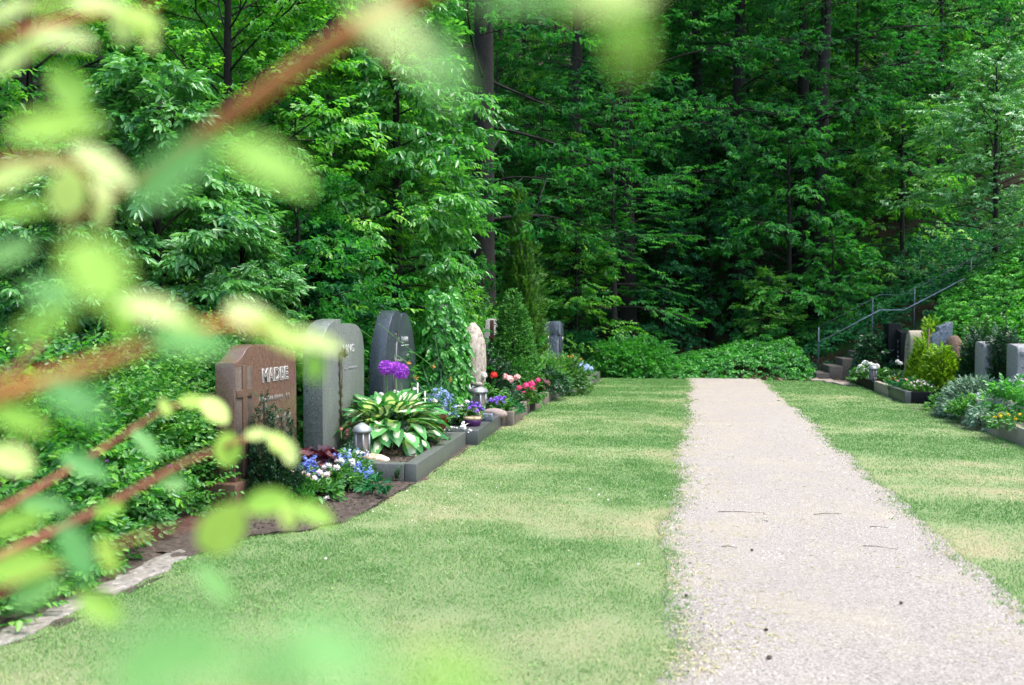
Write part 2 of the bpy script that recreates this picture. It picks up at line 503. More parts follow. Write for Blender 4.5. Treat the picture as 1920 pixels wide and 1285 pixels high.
M['leaf_ground'] = leafmat('leaf_ground', (0.016, 0.13, 0.02), (0.04, 0.23, 0.03), (0.10, 0.36, 0.045), 0.4, 0.45)
M['leaf_bank'] = leafmat('leaf_bank', (0.03, 0.17, 0.022), (0.07, 0.30, 0.034), (0.16, 0.44, 0.055), 0.42, 0.5, spec=0.3)
M['leaf_ivy'] = leafmat('leaf_ivy', (0.024, 0.145, 0.022), (0.058, 0.265, 0.038), (0.13, 0.40, 0.065), 0.36, 0.38, spec=0.5)
M['leaf_dark'] = leafmat('leaf_dark', (0.008, 0.045, 0.018), (0.016, 0.075, 0.026), (0.035, 0.12, 0.04), 0.25, 0.35, spec=0.5)
M['needle_spruce'] = leafmat('needle_spruce', (0.016, 0.095, 0.014), (0.04, 0.19, 0.022), (0.10, 0.32, 0.035), 0.3, 0.55)
M['needle_yew'] = leafmat('needle_yew', (0.006, 0.032, 0.012), (0.011, 0.055, 0.017), (0.025, 0.09, 0.022), 0.15, 0.45)
M['needle_cypress'] = leafmat('needle_cypress', (0.025, 0.09, 0.02), (0.06, 0.17, 0.03), (0.12, 0.26, 0.045), 0.35, 0.55)
M['needle_gold'] = leafmat('needle_gold', (0.08, 0.20, 0.01), (0.20, 0.37, 0.015), (0.38, 0.54, 0.03), 0.35, 0.5)
M['leaf_silver'] = leafmat('leaf_silver', (0.42, 0.47, 0.44), (0.58, 0.62, 0.6), (0.72, 0.75, 0.73), 0.2, 0.6, tcol=(1, 1, 0.9))
M['leaf_sage'] = leafmat('leaf_sage', (0.09, 0.19, 0.11), (0.16, 0.28, 0.17), (0.27, 0.40, 0.26), 0.2, 0.6, tcol=(1, 1, 0.8))
M['leaf_bed'] = leafmat('leaf_bed', (0.02, 0.09, 0.018), (0.045, 0.17, 0.025), (0.10, 0.28, 0.04), 0.3, 0.4)
M['leaf_box'] = leafmat('leaf_box', (0.02, 0.085, 0.012), (0.04, 0.15, 0.018), (0.09, 0.24, 0.03), 0.25, 0.4)
M['near_pale'] = leafmat('near_pale', (0.46, 0.64, 0.13), (0.60, 0.74, 0.22), (0.70, 0.78, 0.34), 0.55, 0.5, src='object', tcol=(1.15, 1.15, 0.8))
M['near_lime'] = leafmat('near_lime', (0.24, 0.48, 0.06), (0.34, 0.58, 0.09), (0.45, 0.64, 0.13), 0.58, 0.5, src='object', tcol=(1.2, 1.2, 0.6))
M['near_mint'] = leafmat('near_mint', (0.10, 0.30, 0.08), (0.15, 0.37, 0.10), (0.23, 0.45, 0.13), 0.45, 0.5, src='object', tcol=(1.1, 1.25, 0.8))
M['twig_red'] = plain('twig_red', (0.24, 0.07, 0.04), 0.55, 0.35, 40)
M['twig_brown'] = plain('twig_brown', (0.34, 0.125, 0.028), 0.6, 0.35, 40)
M['gran_red'] = stonemat('gran_red', (0.12, 0.068, 0.048), (0.022, 0.015, 0.012), (0.2, 0.125, 0.09), 130, 0.12, stain=0.25, stain_col=(0.05, 0.04, 0.03))
M['gran_red_rough'] = stonemat('gran_red_rough', (0.075, 0.055, 0.043), (0.025, 0.02, 0.017), (0.14, 0.105, 0.08), 90, 0.7, 0.5)
M['gran_red_cross'] = stonemat('gran_red_cross', (0.11, 0.065, 0.045), (0.03, 0.02, 0.015), (0.18, 0.115, 0.08), 130, 0.2, stain=0.08)
M['gran_green'] = stonemat('gran_green', (0.14, 0.155, 0.14), (0.055, 0.062, 0.055), (0.25, 0.265, 0.245), 70, 0.15, stain=0.45, stain_col=(0.035, 0.045, 0.035))
M['gran_blue'] = stonemat('gran_blue', (0.034, 0.043, 0.052), (0.012, 0.015, 0.02), (0.08, 0.095, 0.115), 90, 0.08, stain=0.15)
M['gran_dark'] = stonemat('gran_dark', (0.055, 0.06, 0.06), (0.024, 0.026, 0.026), (0.10, 0.105, 0.105), 160, 0.25, stain=0.3, stain_col=(0.07, 0.085, 0.04))
M['gran_grey'] = stonemat('gran_grey', (0.085, 0.09, 0.082), (0.035, 0.038, 0.035), (0.155, 0.16, 0.15), 150, 0.3, stain=0.35, stain_col=(0.06, 0.075, 0.035))
M['gran_black'] = stonemat('gran_black', (0.008, 0.009, 0.0095), (0.004, 0.004, 0.004), (0.016, 0.018, 0.018), 150, 0.3, stain=0.05)
M['gran_black'].node_tree.nodes['Principled BSDF'].inputs['Specular IOR Level'].default_value = 0.06
M['gran_slate'] = stonemat('gran_slate', (0.10, 0.12, 0.145), (0.035, 0.043, 0.052), (0.24, 0.27, 0.31), 24, 0.3, 0.1, stain=0.2)
M['stone_tan'] = stonemat('stone_tan', (0.27, 0.235, 0.175), (0.15, 0.13, 0.095), (0.36, 0.32, 0.25), 40, 0.8, 0.4, stain=0.4, stain_col=(0.10, 0.09, 0.06))
M['stone_tan_kerb'] = stonemat('stone_tan_kerb', (0.30, 0.245, 0.195), (0.18, 0.145, 0.11), (0.40, 0.34, 0.28), 90, 0.75, 0.2, stain=0.4, stain_col=(0.12, 0.1, 0.07))
M['stone_brown_kerb'] = stonemat('stone_brown_kerb', (0.13, 0.105, 0.082), (0.065, 0.052, 0.04), (0.21, 0.175, 0.145), 110, 0.6, 0.15, stain=0.35, stain_col=(0.09, 0.085, 0.05))
M['stone_pale'] = stonemat('stone_pale', (0.33, 0.285, 0.235), (0.15, 0.125, 0.095), (0.48, 0.44, 0.39), 16, 0.85, 0.9, stain=0.8, stain_col=(0.10, 0.08, 0.055), big=5)
M['stone_grey'] = stonemat('stone_grey', (0.215, 0.21, 0.205), (0.10, 0.10, 0.10), (0.33, 0.325, 0.32), 50, 0.75, 0.4, stain=0.4, stain_col=(0.1, 0.1, 0.09))
M['stone_step'] = stonemat('stone_step', (0.085, 0.072, 0.06), (0.04, 0.035, 0.028), (0.14, 0.12, 0.10), 60, 0.85, 0.6, stain=0.4, stain_col=(0.05, 0.05, 0.035))
M['stone_slab'] = stonemat('stone_slab', (0.19, 0.172, 0.148), (0.08, 0.07, 0.06), (0.34, 0.315, 0.28), 22, 0.85, 0.7, stain=0.8, stain_col=(0.16, 0.14, 0.1), big=4)
M['stone_rust'] = stonemat('stone_rust', (0.12, 0.075, 0.05), (0.04, 0.03, 0.02), (0.2, 0.13, 0.09), 30, 0.9, 0.7, stain=0.5, stain_col=(0.06, 0.075, 0.02))
M['stone_pink'] = stonemat('stone_pink', (0.25, 0.19, 0.17), (0.16, 0.12, 0.105), (0.34, 0.27, 0.245), 40, 0.7, 0.2)
M['stone_pebble'] = stonemat('stone_pebble', (0.45, 0.33, 0.22), (0.25, 0.16, 0.1), (0.75, 0.66, 0.55), 14, 0.55, 0.1, stain=0.2)
M['zinc'] = plain('zinc', (0.30, 0.315, 0.31), 0.5, 0.2, 30, metal=0.55)
M['zinc_dark'] = plain('zinc_dark', (0.2, 0.215, 0.22), 0.45, 0.25, 30, metal=0.5)
M['rail'] = plain('rail', (0.08, 0.10, 0.11), 0.5, 0.3, 10, metal=0.3)
M['rail_light'] = plain('rail_light', (0.2, 0.24, 0.26), 0.45, 0.3, 10, metal=0.4)
M['white'] = plain('white', (0.78, 0.76, 0.72), 0.5, 0.12, 30)
M['letter'] = plain('letter', (0.42, 0.42, 0.4), 0.5, 0.15, 40)
M['letter_dim'] = plain('letter_dim', (0.2, 0.2, 0.185), 0.5, 0.2, 40)
M['bronze'] = plain('bronze', (0.10, 0.085, 0.05), 0.45, 0.4, 60, metal=0.6)
M['terracotta'] = plain('terracotta', (0.38, 0.13, 0.06), 0.75, 0.2, 20)
M['wood_dark'] = plain('wood_dark', (0.075, 0.035, 0.02), 0.6, 0.35, 25)
M['wood_orange'] = plain('wood_orange', (0.42, 0.19, 0.06), 0.7, 0.3, 25)
M['wicker_purple'] = plain('wicker_purple', (0.10, 0.025, 0.13), 0.6, 0.4, 60)
M['wicker_tan'] = plain('wicker_tan', (0.5, 0.38, 0.22), 0.7, 0.3, 60)
M['soil'] = None
M['yellow'] = plain('yellow', (0.75, 0.5, 0.04), 0.5, 0.1, 20)
M['red'] = plain('red_glass', (0.35, 0.03, 0.02), 0.25, 0.2, 20)
M['black_paint'] = plain('black_paint', (0.02, 0.02, 0.02), 0.5, 0.1, 20)
M['candle'] = plain('candle', (0.55, 0.42, 0.33), 0.5, 0.1, 20)
def petalmat(name, a, b, tr=0.25):
    return leafmat(name, a, tuple((x + y) / 2 for x, y in zip(a, b)), b, tr, 0.6, tcol=(1, 1, 1), spec=0.3)
M['pet_white'] = petalmat('pet_white', (0.62, 0.6, 0.55), (0.88, 0.86, 0.82))
M['pet_pinkwhite'] = petalmat('pet_pinkwhite', (0.75, 0.5, 0.55), (0.88, 0.82, 0.8))
M['pet_blue'] = petalmat('pet_blue', (0.10, 0.16, 0.58), (0.30, 0.42, 0.82))
M['pet_paleblue'] = petalmat('pet_paleblue', (0.22, 0.32, 0.58), (0.45, 0.56, 0.75))
M['pet_violet'] = petalmat('pet_violet', (0.16, 0.06, 0.52), (0.38, 0.2, 0.75))
M['pet_allium'] = petalmat('pet_allium', (0.25, 0.03, 0.42), (0.52, 0.12, 0.68))
M['pet_red'] = petalmat('pet_red', (0.55, 0.01, 0.01), (0.8, 0.04, 0.02))
M['pet_magenta'] = petalmat('pet_magenta', (0.72, 0.02, 0.16), (0.9, 0.12, 0.32))
M['pet_pink'] = petalmat('pet_pink', (0.78, 0.38, 0.36), (0.9, 0.66, 0.6))
M['pet_salmon'] = petalmat('pet_salmon', (0.7, 0.2, 0.2), (0.85, 0.42, 0.4))
M['pet_yellow'] = petalmat('pet_yellow', (0.75, 0.42, 0.01), (0.9, 0.68, 0.05))
M['pet_orange'] = petalmat('pet_orange', (0.6, 0.22, 0.03), (0.75, 0.4, 0.12))
M['heuchera'] = leafmat('heuchera', (0.03, 0.008, 0.014), (0.075, 0.022, 0.032), (0.16, 0.07, 0.08), 0.25, 0.35, src='object', tcol=(1.6, 0.5, 0.5), spec=0.6)
M['hosta'] = leafmat('hosta', (0.022, 0.13, 0.035), (0.05, 0.22, 0.05), (0.10, 0.32, 0.08), 0.3, 0.42, src='object', spec=0.4, attr2=((0.70, 0.74, 0.52), 0.71))

# soil, lawn, gravel, forest floor
def soilmat():
    m, nt, b, o = newmat('soil')
    v = wpos(nt)
    n = noise(nt, 26, 6, v, 0.7)
    c = ramp(nt, n, [(0.3, (0.035, 0.027, 0.021)), (0.55, (0.085, 0.066, 0.053)), (0.78, (0.17, 0.14, 0.115))])
    nt.links.new(c, b.inputs['Base Color']); b.inputs['Roughness'].default_value = 0.95; b.inputs['Specular IOR Level'].default_value = 0.15
    bump(nt, b, noise(nt, 60, 6, v, 0.7), 0.8, 0.02)
    return m
M['soil'] = soilmat()
def lawnmat():
    m, nt, b, o = newmat('lawn_soil')
    v = wpos(nt)
    a = nt.nodes.new('ShaderNodeAttribute'); a.attribute_name = 'tint'
    c = ramp(nt, a.outputs['Fac'], [(0.0, (0.09, 0.2, 0.06)), (0.45, (0.19, 0.27, 0.11)), (1.0, (0.37, 0.31, 0.185))])
    c = mixc(nt, ramp(nt, noise(nt, 70, 4, v, 0.7), [(0.35, (0, 0, 0)), (0.65, (0.6, 0.6, 0.6))]), c, (0.30, 0.28, 0.17))
    nt.links.new(c, b.inputs['Base Color']); b.inputs['Roughness'].default_value = 0.95; b.inputs['Specular IOR Level'].default_value = 0.1
    bump(nt, b, noise(nt, 110, 4, v, 0.7), 0.8, 0.02)
    return m
M['lawn'] = lawnmat()
M['grass'] = tintmat('grass', [(0.0, (0.12, 0.27, 0.065)), (0.35, (0.22, 0.37, 0.12)), (0.65, (0.37, 0.42, 0.19)), (1.0, (0.54, 0.455, 0.26))], 0.6, 0.35)
def pathmat():
    m, nt, b, o = newmat('gravel_path')
    v = wpos(nt)
    n1 = noise(nt, 85, 3, v, 0.75)
    c = ramp(nt, n1, [(0.30, (0.08, 0.070, 0.060)), (0.43, (0.245, 0.219, 0.190)), (0.58, (0.345, 0.312, 0.273)), (0.74, (0.55, 0.51, 0.46))])
    n2 = noise(nt, 1.3, 5, v, 0.65)
    c = mixc(nt, ramp(nt, n2, [(0.48, (0, 0, 0)), (0.68, (0.5, 0.5, 0.5))]), c, (0.36, 0.315, 0.215))
    n3 = noise(nt, 0.6, 3, v)
    c = mixc(nt, ramp(nt, n3, [(0.4, (0, 0, 0)), (0.7, (0.35, 0.35, 0.35))]), c, (0.27, 0.24, 0.215))
    nt.links.new(c, b.inputs['Base Color']); b.inputs['Roughness'].default_value = 0.9; b.inputs['Specular IOR Level'].default_value = 0.06
    bump(nt, b, noise(nt, 130, 3, v, 0.7), 0.9, 0.012)
    return m
M['path'] = pathmat()
M['pebble'] = tintmat('pebble', [(0.0, (0.055, 0.048, 0.04)), (0.3, (0.225, 0.2, 0.173)), (0.7, (0.355, 0.322, 0.28)), (1.0, (0.56, 0.525, 0.475))], 0.8)
def floormat():
    m, nt, b, o = newmat('forest_floor')
    v = wpos(nt)
    n1 = noise(nt, 0.9, 5, v, 0.65); n2 = noise(nt, 14, 4, v, 0.7)
    c = ramp(nt, n2, [(0.3, (0.018, 0.015, 0.01)), (0.6, (0.06, 0.042, 0.026)), (0.8, (0.13, 0.085, 0.055))])
    c = mixc(nt, ramp(nt, n1, [(0.42, (0, 0, 0)), (0.58, (0.85, 0.85, 0.85))]), c, (0.015, 0.06, 0.012))
    nt.links.new(c, b.inputs['Base Color']); b.inputs['Roughness'].default_value = 1.0; b.inputs['Specular IOR Level'].default_value = 0.1
    bump(nt, b, n2, 0.8, 0.06)
    return m
M['floor'] = floormat()
M['litter'] = tintmat('litter', [(0.0, (0.05, 0.03, 0.018)), (0.5, (0.17, 0.10, 0.06)), (1.0, (0.38, 0.26, 0.17))], 0.8)

# ================================================================== SETTING
# terrain: flat cemetery, rising banks left and right, wooded slope behind
def grid_mesh(name, xs, ys, zf, extra=None):
    X, Y = np.meshgrid(xs, ys)
    Z = zf(X, Y)
    nx, ny = len(xs), len(ys)
    i = (np.arange(ny - 1)[:, None] * nx + np.arange(nx - 1)[None]).ravel()
    q = np.c_[i, i + 1, i + nx + 1, i + nx]
    V = np.c_[X.ravel(), Y.ravel(), Z.ravel()]
    return V, q
xs = np.r_[np.arange(-70, -14, 2.0), np.arange(-14, 14, 0.4), np.arange(14, 71, 2.0)]
ys = np.r_[np.arange(-40, 0, 4.0), np.arange(0, 32, 0.4), np.arange(32, 111, 2.0)]
V, q = grid_mesh('ground', xs, ys, terrain)
struct(obj('ground', mesh_arrays('ground', V, [q], smooth=True), M['floor']))

PL, PR = -0.12, 1.63                                   # path edges
def path_l(y): return PL - 0.03 + 0.13 * (fbm(np.asarray(y) * 1.1, 0.5, 41) - 0.5) * 2 + 0.05 * (vnoise(np.asarray(y) * 6, 1.5, 8) - 0.5)
def path_r(y): return PR + 0.02 + 0.13 * (fbm(np.asarray(y) * 1.0, 7.5, 43) - 0.5) * 2 + 0.05 * (vnoise(np.asarray(y) * 6, 9.5, 9) - 0.5)
LEFT_EDGE = -2.44
def lawn_l(y):                                         # where the lawn meets beds and kerbs on the left
    y = np.asarray(y, float)
    e = np.interp(y, [-6, 4.75, 5.15, 5.35, 5.65, 6.9, 7.15, 9.4, 9.5, 11.2, 11.3, 13.2, 16.2, 16.6, 17.9, 21], [-2.99, -2.99, -2.88, -2.6, -2.42, -2.39, -2.38, -2.5, -2.42, -2.52, -2.38, -2.48, -2.42, -2.3, -2.18, -2.15])
    return e + 0.06 * (vnoise(y * 3, 3.3, 5) - 0.5)
def lawn_r(y):
    y = np.asarray(y, float)
    return np.interp(y, [-6, 9, 13.0, 13.2, 15.5, 15.7, 21], [3.72, 3.70, 3.68, 3.9, 3.9, 3.62, 3.55]) + 0.05 * (vnoise(y * 3, 8.3, 6) - 0.5)
def dryness(x, y):
    a = fbm(x * 0.38, y * 1.3, 21, 4); b = fbm(x * 2.2, y * 2.8, 33, 3)
    band = 0.5 + 0.5 * np.sin(y * 1.9 + 6.0 * vnoise(y * 0.35, 2.5, 91) + 1.6 * vnoise(x * 0.8, y * 0.5, 92))
    d = 0.5 * a + 0.25 * b + 0.14 * band
    edge = np.exp(-np.maximum(0, np.minimum(np.abs(x - PL), np.abs(x - PR))) / 0.35)
    far = sstep(9, 17, y)
    return np.clip((d - 0.33) * 2.5 + 0.28 * (fbm(x * 8, y * 8, 51, 3) - 0.5) + 0.25 * edge * vnoise(x * 3, y * 3, 3) - 0.28 * far, 0, 1)
def lawn(name, xl, xr):
    ys = np.r_[np.arange(-6, 2, 0.5), np.arange(2, 21.01, 0.1)]
    n = 26
    L = xl(ys); Rr = xr(ys)
    t = np.linspace(0, 1, n)
    X = L[:, None] + (Rr - L)[:, None] * t; Y = np.repeat(ys[:, None], n, 1)
    Z = 0.012 * (fbm(X * 1.6, Y * 1.6, 12) - 0.4)
    i = (np.arange(len(ys) - 1)[:, None] * n + np.arange(n - 1)[None]).ravel()
    V = np.c_[X.ravel(), Y.ravel(), Z.ravel()]
    me = mesh_arrays(name, V, [np.c_[i, i + 1, i + n + 1, i + n]], dryness(V[:, 0], V[:, 1]), smooth=True)
    return struct(obj(name, me, M['lawn']))
lawn('lawn', lawn_l, lambda y: path_l(y) + 0.25)
lawn('lawn', lambda y: path_r(y) - 0.25, lawn_r)

ys = np.r_[np.arange(-6, 2, 0.5), np.arange(2, 21.3, 0.05)]
n = 24
t = np.linspace(0, 1, n)
L = path_l(ys); Rr = path_r(ys)
X = L[:, None] + (Rr - L)[:, None] * t; Y = np.repeat(ys[:, None], n, 1)
Z = 0.016 + 0.010 * (fbm(X * 2.2, Y * 2.2, 15) - 0.5) - 0.010 * (np.abs(t - 0.5)[None] * 2) ** 6
i = (np.arange(len(ys) - 1)[:, None] * n + np.arange(n - 1)[None]).ravel()
struct(obj('path', mesh_arrays('path', np.c_[X.ravel(), Y.ravel(), Z.ravel()], [np.c_[i, i + 1, i + n + 1, i + n]], smooth=True), M['path']))
# loose gravel on the path
def pebbles(N, y0, y1, smin, smax, seed):
    r = np.random.default_rng(seed)
    y = y0 * (y1 / y0) ** r.random(N)
    x = path_l(y) + (path_r(y) - path_l(y)) * (r.random(N) * 0.95 + 0.025)
    s = r.uniform(smin, smax, N) * (0.8 + y * 0.05)
    s *= np.where(r.random(N) < 0.04, 1.7, 1)
    base = np.array([[1, 0, 0], [0, 0.8, 0], [-1, 0, 0], [0, -0.8, 0], [0.1, 0.1, 0.62]])
    a = r.uniform(0, 2 * PI, N); c, sn = np.cos(a), np.sin(a)
    b = np.repeat(base[None], N, 0) * r.uniform(0.7, 1.3, (N, 5, 3))
    bx = b[..., 0] * c[:, None] - b[..., 1] * sn[:, None]; by = b[..., 0] * sn[:, None] + b[..., 1] * c[:, None]
    V = np.stack([x[:, None] + bx * s[:, None], y[:, None] + by * s[:, None], 0.013 + b[..., 2] * s[:, None]], -1)
    f = np.array([[0, 1, 4], [1, 2, 4], [2, 3, 4], [3, 0, 4]])
    return V.reshape(-1, 3), (np.arange(N)[:, None, None] * 5 + f[None]).reshape(-1, 3), np.repeat(np.clip(r.normal(0.52, 0.24, N), 0, 1), 5)
V, f, tn = pebbles(32000, 3.0, 12.0, 0.0028, 0.007, 3)
stuff(obj('gravel', mesh_arrays('gravel', V, [f], tn), M['pebble']), 'pale pinkish gravel grains lying on the path', 'gravel')

# mown grass: one blade = one triangle
def blades(N, y0, y1, xl, xr, seed, hmin, hmax, edge_only=False):
    r = np.random.default_rng(seed)
    u = r.random(N); y = y0 * (y1 / y0) ** u
    L, Rr = xl(y), xr(y)
    x = L + (Rr - L) * r.random(N)
    dr = dryness(x, y)
    inside = np.maximum(0, np.minimum(x - path_l(y), path_r(y) - x))          # how far onto the gravel
    keep = (r.random(N) < 1.0 - 0.35 * dr) & (r.random(N) < np.exp(-inside / (0.035 + 0.07 * vnoise(x * 2, y * 2.5, 19))))
    dr = np.clip(dr + inside * 3.5, 0, 1)
    x, y, dr = x[keep], y[keep], dr[keep]; N = len(x)
    tuft = fbm(x * 5, y * 5, 71, 2)
    h = r.uniform(hmin, hmax, N) * (0.6 + 0.9 * tuft) * (1 - 0.35 * dr)
    w = (0.0016 + 0.00045 * y) * r.uniform(0.7, 1.3, N)
    a = r.uniform(0, 2 * PI, N); la = r.uniform(0, 2 * PI, N); ll = h * np.abs(r.normal(0.45, 0.35, N))
    z0 = np.where(np.minimum(x - path_l(y), path_r(y) - x) > 0, 0.011, 0.012 * (fbm(x * 1.6, y * 1.6, 12) - 0.4) - 0.004)
    A = np.c_[x + w * np.cos(a), y + w * np.sin(a), z0]; B = np.c_[x - w * np.cos(a), y - w * np.sin(a), z0]
    T = np.c_[x + ll * np.cos(la), y + ll * np.sin(la), z0 + h]
    V = np.stack([A, B, T], 1).reshape(-1, 3)
    tn = np.clip(dr * 0.85 + r.normal(0.04, 0.16, N), 0, 1)
    return V, np.arange(3 * N).reshape(-1, 3), np.repeat(tn, 3)
parts = [blades(175000, 2.6, 8.0, lawn_l, lambda y: path_l(y) + 0.3, 1, 0.008, 0.024),
         blades(130000, 8.0, 20.9, lawn_l, lambda y: path_l(y) + 0.25, 2, 0.010, 0.026)]
V = np.concatenate([p[0] for p in parts]); off = len(parts[0][0])
stuff(obj('grass', mesh_arrays('grass', V, [np.concatenate([parts[0][1], parts[1][1] + off])], np.concatenate([p[2] for p in parts])), M['grass']), 'short patchy mown grass between the graves and the path', 'grass')
V, f, tn = blades(135000, 4.2, 20.9, lambda y: path_r(y) - 0.25, lawn_r, 4, 0.009, 0.026)
stuff(obj('grass', mesh_arrays('grass', V, [f], tn), M['grass']), 'short mown grass right of the gravel path', 'grass')
# stray tufts creeping over the path edges
def tufts(seed, xf, side, N):
    r = np.random.default_rng(seed)
    y = 2.8 * (20 / 2.8) ** r.random(N); x = xf(y) + side * np.abs(r.normal(0, 0.07, N))
    k = 7
    xx = np.repeat(x, k) + r.normal(0, 0.02, N * k); yy = np.repeat(y, k) + r.normal(0, 0.02, N * k)
    h = r.uniform(0.01, 0.03, N * k); w = 0.0013 + 0.00025 * yy; la = r.uniform(0, 2 * PI, N * k); ll = h * 0.8
    V = np.stack([np.c_[xx + w, yy, 0 * h + 0.012], np.c_[xx - w, yy, 0 * h + 0.012], np.c_[xx + ll * np.cos(la), yy + ll * np.sin(la), 0.012 + h]], 1).reshape(-1, 3)
    return V, np.arange(3 * N * k).reshape(-1, 3), np.repeat(np.clip(np.repeat(r.normal(0.18, 0.15, N), k) + r.normal(0, 0.1, N * k), 0, 1), 3)
a, b2 = tufts(5, path_l, 1, 260), tufts(6, path_r, -1, 220)
stuff(obj('grass_tufts', mesh_arrays('grass_tufts', np.r_[a[0], b2[0]], [np.r_[a[1], b2[1] + len(a[0])]], np.r_[a[2], b2[2]]), M['grass']), 'ragged grass tufts creeping over both path edges', 'grass')

# ---- leaf spray templates
SP = {
    'beech': rand_sprays(5, 10, 0.42, 0.10, 0.055, 1, spread=58, droop=0.12, jit=0.22),
    'oak': rand_sprays(5, 9, 0.32, 0.115, 0.058, 2, spread=75, droop=0.15, jit=0.45),
    'chestnut': rand_sprays(5, 9, 0.26, 0.15, 0.058, 3, spread=80, droop=0.4, jit=0.3),
    'maple': rand_sprays(4, 8, 0.36, 0.115, 0.085, 4, spread=70, droop=0.25, jit=0.35),
    'horn': rand_sprays(5, 10, 0.34, 0.085, 0.045, 5, spread=55, droop=0.1, jit=0.3),
    'elder': rand_sprays(5, 9, 0.22, 0.10, 0.042, 6, spread=62, droop=0.3, jit=0.3),
    'cherry': rand_sprays(5, 9, 0.30, 0.12, 0.055, 7, spread=60, droop=0.35, jit=0.35),
    'low': rand_sprays(5, 11, 0.24, 0.042, 0.026, 8, spread=60, droop=0.15, jit=0.35),
    'lowbig': rand_sprays(4, 8, 0.2, 0.07, 0.04, 9, spread=60, droop=0.2, jit=0.4),
    'ground': rand_sprays(5, 7, 0.14, 0.075, 0.048, 10, spread=75, droop=0.3, jit=0.4),
    'ivy': rand_sprays(4, 6, 0.2, 0.085, 0.07, 11, spread=60, droop=0.25, jit=0.35),
    'box': rand_sprays(4, 11, 0.12, 0.036, 0.022, 12, spread=60, droop=0.1, jit=0.4, thin=True),
    'needle_fine': rand_sprays(4, 20, 0.09, 0.026, 0.009, 23, spread=50, droop=0.0, jit=0.3, thin=True),
    'needle': rand_sprays(4, 16, 0.10, 0.034, 0.015, 13, spread=60, droop=0.05, jit=0.35, thin=True),
    'needle_big': rand_sprays(4, 16, 0.22, 0.06, 0.024, 14, spread=45, droop=0.12, jit=0.3, thin=True),
    'cyp': rand_sprays(4, 14, 0.2, 0.07, 0.03, 15, spread=30, droop=0.0, jit=0.25, thin=True),
    'sage': rand_sprays(4, 14, 0.12, 0.036, 0.014, 16, spread=45, droop=0.0, jit=0.3, thin=True),
    'silver': rand_sprays(4, 9, 0.1, 0.06, 0.022, 17, spread=60, droop=0.1, jit=0.4),
    'bed': rand_sprays(4, 7, 0.09, 0.05, 0.026, 18, spread=70, droop=0.25, jit=0.4),
    'fern': rand_sprays(4, 18, 0.3, 0.05, 0.014, 19, spread=70, droop=0.35, jit=0.15),
}

# ---- forest: prototypes, then copies standing on the slope
def proto(name, tm, cm, tmat, cmat, label, cat='tree', group=None):
    t = thing(name, label, cat, (0, 0, -50), 0, group)
    obj('trunk', tm, tmat, t); obj('crown', cm, cmat, t)
    return t
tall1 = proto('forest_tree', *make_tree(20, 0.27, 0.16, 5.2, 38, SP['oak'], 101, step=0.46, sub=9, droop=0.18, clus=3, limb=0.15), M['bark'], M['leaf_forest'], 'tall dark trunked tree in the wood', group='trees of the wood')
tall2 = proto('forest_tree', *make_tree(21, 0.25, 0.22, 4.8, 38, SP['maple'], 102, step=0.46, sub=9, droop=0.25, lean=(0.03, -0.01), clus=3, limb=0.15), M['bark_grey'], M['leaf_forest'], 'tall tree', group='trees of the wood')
beech1 = proto('beech_tree', *make_tree(9.5, 0.12, 0.10, 3.6, 34, SP['beech'], 103, step=0.36, sub=8, droop=0.16, el=(0.02, 0.7)), M['bark_grey'], M['leaf_beech'], 'young beech', group='understorey trees of the wood')
beech2 = proto('beech_tree', *make_tree(7.0, 0.09, 0.08, 3.0, 30, SP['chestnut'], 104, step=0.34, sub=8, droop=0.28, el=(0.0, 0.8)), M['bark'], M['leaf_cool'], 'young chestnut', group='understorey trees of the wood')
sap1 = proto('sapling', *make_tree(5.0, 0.05, 0.06, 2.1, 24, SP['maple'], 105, step=0.3, sub=7, droop=0.2, el=(0.1, 0.9)), M['bark'], M['leaf_beech'], 'leafy sapling', group='understorey trees of the wood')
used = set()
def recrown(o, mat):
    for ch in o.children:
        if ch.name.startswith('crown'): ch.material_slots[0].link = 'OBJECT'; ch.material_slots[0].material = mat
    return o
def plant(p, px, d, rot, sc, label, group, z=None):
    q = D(px, d)
    z = float(terrain(q[0], q[1])) - 0.08 if z is None else z
    loc = (q[0], q[1], z)
    if p.name not in used:
        used.add(p.name); p.location = loc; p.rotation_euler = (0, 0, rot); p.scale = (sc,) * 3; p['label'] = label; p['group'] = group
        return p
    return dup(p, loc, rot, sc, label, group)
GW = 'trees of the dark wood behind the path'
